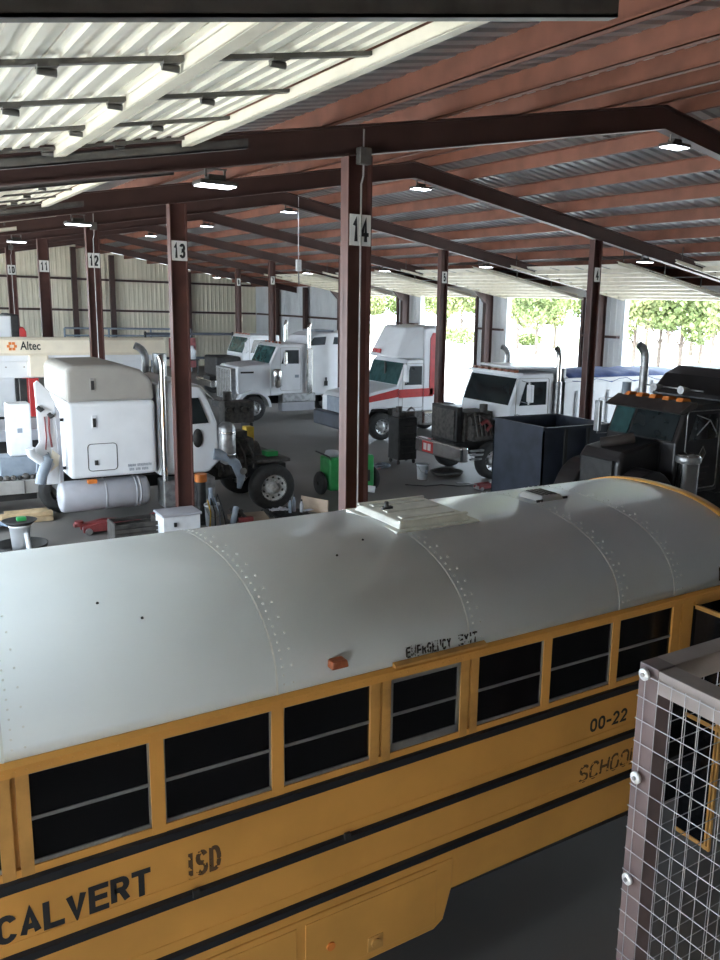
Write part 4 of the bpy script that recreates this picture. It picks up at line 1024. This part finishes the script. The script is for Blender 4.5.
MB().box(5.7,6.0,17.45,17.7,0,.06).cyl((5.85,17.57,.06),(5.85,17.57,.95),.10,16).build('cylinder','chassis',t); MB().cyl((5.85,17.57,.95),(5.85,17.57,1.12),.13,16).build('cap','orange',t); MB().cyl((6.03,17.5,.0),(6.03,17.5,.8),.05,12).build('side_tube','ltblue',t)
t=thing('white_box','white wooden box with a grey lid at the foot of column 13','box',(5.0,16.6,0))
MB().box(4.66,5.40,16.3,16.86,.0,.56).build('body','plastic',t,.01); l=MB().box(4.63,5.43,16.27,16.89,.56,.61).build('lid','tank',t,.01); MB().box(4.86,4.91,16.26,16.30,.36,.44).build('hasp','chassis',t)
t=thing('slatted_crate','dark slatted wooden crate next to the white box','crate',(4.2,17.0,0))
for k in range(4): MB().box(3.82,4.72,16.7,16.73,.03+.1*k,.11+.1*k).build('slat','oldwood',t); MB().box(3.82,4.72,17.3,17.33,.03+.1*k,.11+.1*k).build('slat','oldwood',t)
MB().box(3.82,3.86,16.73,17.3,0,.42).box(4.68,4.72,16.73,17.3,0,.42).box(3.86,4.68,16.73,17.3,.0,.03).build('crate_end','oldwood',t)
t=thing('trolley_jack','maroon trolley jack lying under the fuel tank of the sleeper tractor','jack',(4.0,18.2,0))
MB().prism([(3.45,.05),(3.45,.16),(3.9,.24),(4.5,.18),(4.5,.05)],17.75,17.83).prism([(3.45,.05),(3.45,.16),(3.9,.24),(4.5,.18),(4.5,.05)],18.05,18.13).build('side_frame','maroon',t)
MB().box(3.3,3.95,17.86,18.02,.16,.22).cyl((3.4,17.94,.2),(3.4,17.94,.27),.09,14).build('lift_arm','maroon',t)
for x in (3.55,4.4): MB().cyl((x,17.70,.07),(x,18.18,.07),.07,14).build('roller','dullmetal',t)
MB().tube([(4.5,17.94,.14),(5.0,17.9,.3)],.025,8).build('handle','maroon',t)
for k,(x0,x1,y,z) in enumerate(((1.9,3.15,19.3,.0),(1.8,3.12,19.52,.0),(2.0,3.1,19.74,.0),(2.15,3.16,19.4,.10),(2.25,3.1,19.64,.10))):
    o=MB().box(x0,x1,y,y+.18,z+.002,z+.09).build('lumber_plank','wood',None,.006,at=(x0,y,z))
    tag(o,['front long timber in the pile behind the bucket, lowest layer','second timber in the bottom layer of the plank pile','rear timber in the bottom layer of the plank pile','front timber on the top layer of the plank pile','rear timber on the top layer of the plank pile'][k],'timber','stacked timbers under the torn fairing')
t=thing('plastic_sheeting','crumpled pale blue plastic sheeting at the picture edge by the timbers','plastic sheet',(1.9,19.1,0))
pts=[]
for i in range(9):
    for j in range(7): pts.append((1.45+.1*i,18.8+.09*j,.05+.13*random.random()))
o=MB().add(pts,[(i*7+j,(i+1)*7+j,(i+1)*7+j+1,i*7+j+1) for i in range(8) for j in range(6)],True).build('sheet','ltblue',t); md=o.modifiers.new('gauge','SOLIDIFY'); md.thickness=.01
t=thing('oil_drain_bucket','white bucket carrying a black funnel tray with a green tool, near the timbers','bucket',(2.15,17.2,0))
MB().lathe([(.002,.02),(.40,.02),(.46,.16),(.48,.16),(.42,0),(.002,0)],(2.2,17.15,0),'z',22).build('pan','chassis',t)
MB().lathe([(.002,.05),(.15,.05),(.185,.50),(.20,.50),(.20,.54),(.002,.54)],(2.2,17.15,0),'z',20).build('pail','plastic',t)
MB().lathe([(.002,.56),(.20,.56),(.30,.62),(.31,.62),(.22,.545),(.002,.545)],(2.2,17.15,0),'z',22).build('tray','chassis',t)
MB().box(2.15,2.32,17.1,17.22,.60,.68).build('green_tool','green',t,.02)
MB().tube([(2.28,16.98,.40),(2.30,16.93,.2),(2.30,16.9,.1)],.045,8).build('spout','plastic',t)
t=thing('yellow_stand','yellow metal stand behind the bared engine of the sleeper tractor','stand',(8.83,22.35,0))
MB().box(8.72,8.95,22.2,22.5,.06,1.35).build('post','yellow',t,.01); MB().box(8.55,9.1,22.1,22.6,0,.06).build('foot','yellow',t)
t=thing('engine_stand','dark engine block on a stand behind the bared sleeper tractor','engine',(10.0,26,0))
mb=MB().box(9.5,10.5,26,26.6,.9,1.6).cyl((9.7,26.3,1.6),(9.7,26.3,1.9),.15,10)
for k in range(4): mb.cyl((9.6+.25*k,26.0,1.35),(9.6+.25*k,25.88,1.35),.09,10)
mb.build('block','engine',t,.03)
MB().box(9.6,9.7,25.9,26.7,0,.9).box(10.3,10.4,25.9,26.7,0,.9).box(9.4,10.6,26.25,26.35,0,.08).build('stand_frame','chassis',t)
t=thing('pallet_rack','dark blue and red pallet rack against the cream end wall','rack',(18.5,55,0))
for z in (1.0,2.55): MB().box(14.8,20.6,54.6,54.7,z-.08,z+.08).build('beam','bin',t)
for x in (14.8,17.2,20.5): MB().box(x,x+.1,54.5,54.6,0,2.7).build('upright','chassis',t)
MB().box(16.3,18.0,54.4,54.5,.4,2.3).build('red_guard','maroon',t)
t=thing('storage_jug','white plastic jug on the red fronted rack','jug',(16.8,53.7,0))
MB().lathe([(.002,1.0),(.25,1.0),(.27,1.5),(.12,1.75),(.1,1.85),(.002,1.85)],(16.8,53.7,0),'z',14).build('body','plastic',t); MB().box(16.5,17.9,53.4,54.0,.92,1.0).box(16.55,16.65,53.5,53.6,0,.92).box(17.75,17.85,53.5,53.6,0,.92).build('shelf','chassis',t)
t=thing('storage_jug','second white jug, nearer the long hood truck on the red rack','jug',(17.5,53.7,0))
MB().lathe([(.002,1.001),(.25,1.001),(.27,1.5),(.12,1.75),(.1,1.85),(.002,1.85)],(17.5,53.7,0),'z',14).build('body','plastic',t)
t=thing('pipe_rack','grey pipe rail rack standing before the end wall above the boom','rack',(13.9,56,0))
for z in (2.35,2.8): MB().tube([(10.4,56,z),(18.2,56,z)],.06,8).build('rail','greyplastic',t)
for x in (10.4,13.0,15.6,18.2): MB().tube([(x,56,0),(x,56,2.8)],.06,8).build('post','greyplastic',t)

# ------------------------------------------------------------------ trees outside
def leafmass(mb,c,rx,rz,n,s):
    for _ in range(n):
        while True:
            p=Vector((random.uniform(-1,1),random.uniform(-1,1),random.uniform(-1,1)))
            if p.length<1: break
        q=Vector((c[0]+p.x*rx,c[1]+p.y*rx,c[2]+p.z*rz))
        a=Vector((random.gauss(0,1),random.gauss(0,1),random.gauss(0,1))).normalized(); b=a.orthogonal().normalized(); d=a.cross(b)
        w=s*random.uniform(.6,1.3)
        mb.add([q-b*w-d*w*.6,q+b*w-d*w*.5,q+b*w*.9+d*w*.6,q-b*w*.8+d*w*.5],[(0,1,2,3)])
def outward(u,X):
    """ground point outside at distance X along the sight line of picture column u (only used to place trees)"""
    d=f2*f_+xr*(u-cx)+yd*(316-cy); return X, d.y/d.x*X
f_,cx,cy=8.39135416e+02,4.36739994e+02,4.72066284e+02
pit,rol,yaw=1.95971335e-01,3.07631622e-02,6.01155256e-01
cyw,syw=math.cos(yaw),math.sin(yaw)
fw=Vector((syw,cyw,0)); rt=Vector((cyw,-syw,0)); up=Vector((0,0,1))
f2=fw*math.cos(pit)-up*math.sin(pit); u2=up*math.cos(pit)+fw*math.sin(pit)
c_,s_=math.cos(rol),math.sin(rol)
xr=rt*c_+u2*s_; yd=rt*s_-u2*c_
TR=[(372,70,.8),(388,78,1),(424,74,1),(447,84,.9),(462,68,1.1),(478,80,1),(519,66,.9),(538,60,1.05),(556,72,1),(585,78,1),(636,50,.95),(662,56,.95),(671,67,1.05),(684,52,.95),(704,60,.95),(716,70,1.05),(745,50,.95),(648,78,1.15),(694,80,1.15)]
WH=['seen just beside column 14','beyond the farthest opening','left in the opening beside column 5','behind the low bush in the opening beside column 5','thickest in the opening beside column 5','at the far side of the opening beside column 5','above the dump truck cab, beside the wall pier','above the dump truck cab, middle of the opening','above the dump truck stack','nearest the pier behind column 4, above the dump truck','nearest the white jamb behind the blue tarp','above the black truck stack','twin trunk, front one above the black truck','middle of the opening above the black truck cab','last but one before the picture edge','at the picture edge above the black truck','outermost and mostly beyond the picture edge','set back between the tarp and the black truck','set back above the black truck sleeper']
for i,(u,X,s) in enumerate(TR):
    x,y=outward(u,X); lean=random.uniform(-.4,.4)
    t=thing('shade_tree','sunlit leafy tree outside, '+WH[i],'tree',(x,y,0),'trees along the yard')
    mb=MB().tube([(x,y,-.02),(x+lean*.3,y+lean*.5,2.2*s),(x+lean*.5,y+lean*1.0,4.4*s)],[.20*s,.15*s,.10*s],7)
    for k in range(3):
        a=k*2.1+i; mb.tube([(x+lean*.3,y+lean*.5,2.2*s),(x+lean*.3+1.2*math.cos(a),y+lean*.5+1.2*math.sin(a),4.6*s)],[.09*s,.04*s],5)
    mb.build('trunk','bark',t)
    mb=MB()
    leafmass(mb,(x+lean,y+lean,6.2*s),2.7*s,2.6*s,1500,.19)
    for k in range(4):
        a=random.uniform(0,2*PI); leafmass(mb,(x+1.6*s*math.cos(a),y+1.6*s*math.sin(a),random.uniform(3.6,6.2)*s),1.3*s,1.1*s,220,.18)
    mb.build('crown','leaf' if i%2 else 'leafb',t)
for i,(u,X,r) in enumerate(((462,66,1.9),(447,72,1.5),(530,74,1.4))):
    x,y=outward(u,X); t=thing('low_bush',['round low green bush in the opening beside column 5','smaller low bush set behind the round one','low bush in the opening above the dump truck cab'][i],'bush',(x,y,0),'bushes in the yard')
    mb=MB(); leafmass(mb,(x,y,r*.55),r*1.3,r*.6,700,.16); mb.build('foliage','leaf',t)
    MB().tube([(x,y,-.02),(x,y,r*.5)],.06,6).build('stem','bark',t)
tag(MB().box(70,100,-20,190,-.02,.02).build('turf_strip','turf'),kind='structure')

# ------------------------------------------------------------------ camera and light
f_,pit,rol,yaw,cx,cy=8.39135416e+02,1.95971335e-01,3.07631622e-02,6.01155256e-01,4.36739994e+02,4.72066284e+02
cyw,syw=math.cos(yaw),math.sin(yaw)
fw=Vector((syw,cyw,0)); rt=Vector((cyw,-syw,0)); up=Vector((0,0,1))
f2=fw*math.cos(pit)-up*math.sin(pit); u2=up*math.cos(pit)+fw*math.sin(pit)
c,s=math.cos(rol),math.sin(rol)
xr=rt*c+u2*s; yd=rt*s-u2*c                       # image right, image down
cam=bpy.data.cameras.new('camera'); co=bpy.data.objects.new('camera',cam); C.objects.link(co)
R3=Matrix((xr,-yd,-f2)).transposed()
co.matrix_world=Matrix.Translation((0,0,H)) @ R3.to_4x4()
cam.sensor_fit='VERTICAL'; cam.sensor_height=24.; cam.sensor_width=18.; cam.lens=24.*f_/960
cam.shift_x=-(cx-360)/960; cam.shift_y=(cy-480)/960
cam.clip_start=.05; cam.clip_end=500
sc=bpy.context.scene; sc.camera=co

w=bpy.data.worlds.new('sky'); sc.world=w; w.use_nodes=True
bg=w.node_tree.nodes['Background']; bg.inputs['Color'].default_value=(.72,.86,1.,1); bg.inputs['Strength'].default_value=6.
sun=bpy.data.lights.new('sun','SUN'); sun.energy=9.; sun.angle=.01; sun.color=(1.,.95,.86)
so=bpy.data.objects.new('sun',sun); C.objects.link(so); so.rotation_euler=Euler((math.radians(28),math.radians(-12),0))
def portal(loc,sx,sy,rot):
    l=bpy.data.lights.new('sky_portal','AREA'); l.shape='RECTANGLE'; l.size=sx; l.size_y=sy; l.cycles.is_portal=True
    o=bpy.data.objects.new('sky_portal',l); C.objects.link(o); o.location=loc; o.rotation_euler=rot
for a,b in OPN: portal((XL-.2,(a+b)/2,2.65),5.3,b-a,(0,-PI/2,0))
for a,b in OPF: portal((XR+.25,(a+b)/2,2.68),5.3,b-a,(0,PI/2,0))
sc.view_settings.view_transform='Standard'; sc.view_settings.look='None'; sc.view_settings.gamma=1; sc.view_settings.use_curve_mapping=False
sc.view_settings.exposure=1.18
sc.cycles.use_denoising=True; sc.cycles.max_bounces=8; sc.cycles.diffuse_bounces=5; sc.cycles.glossy_bounces=3
sc.cycles.transparent_max_bounces=8; sc.cycles.sample_clamp_indirect=8; sc.cycles.caustics_reflective=False; sc.cycles.caustics_refractive=False
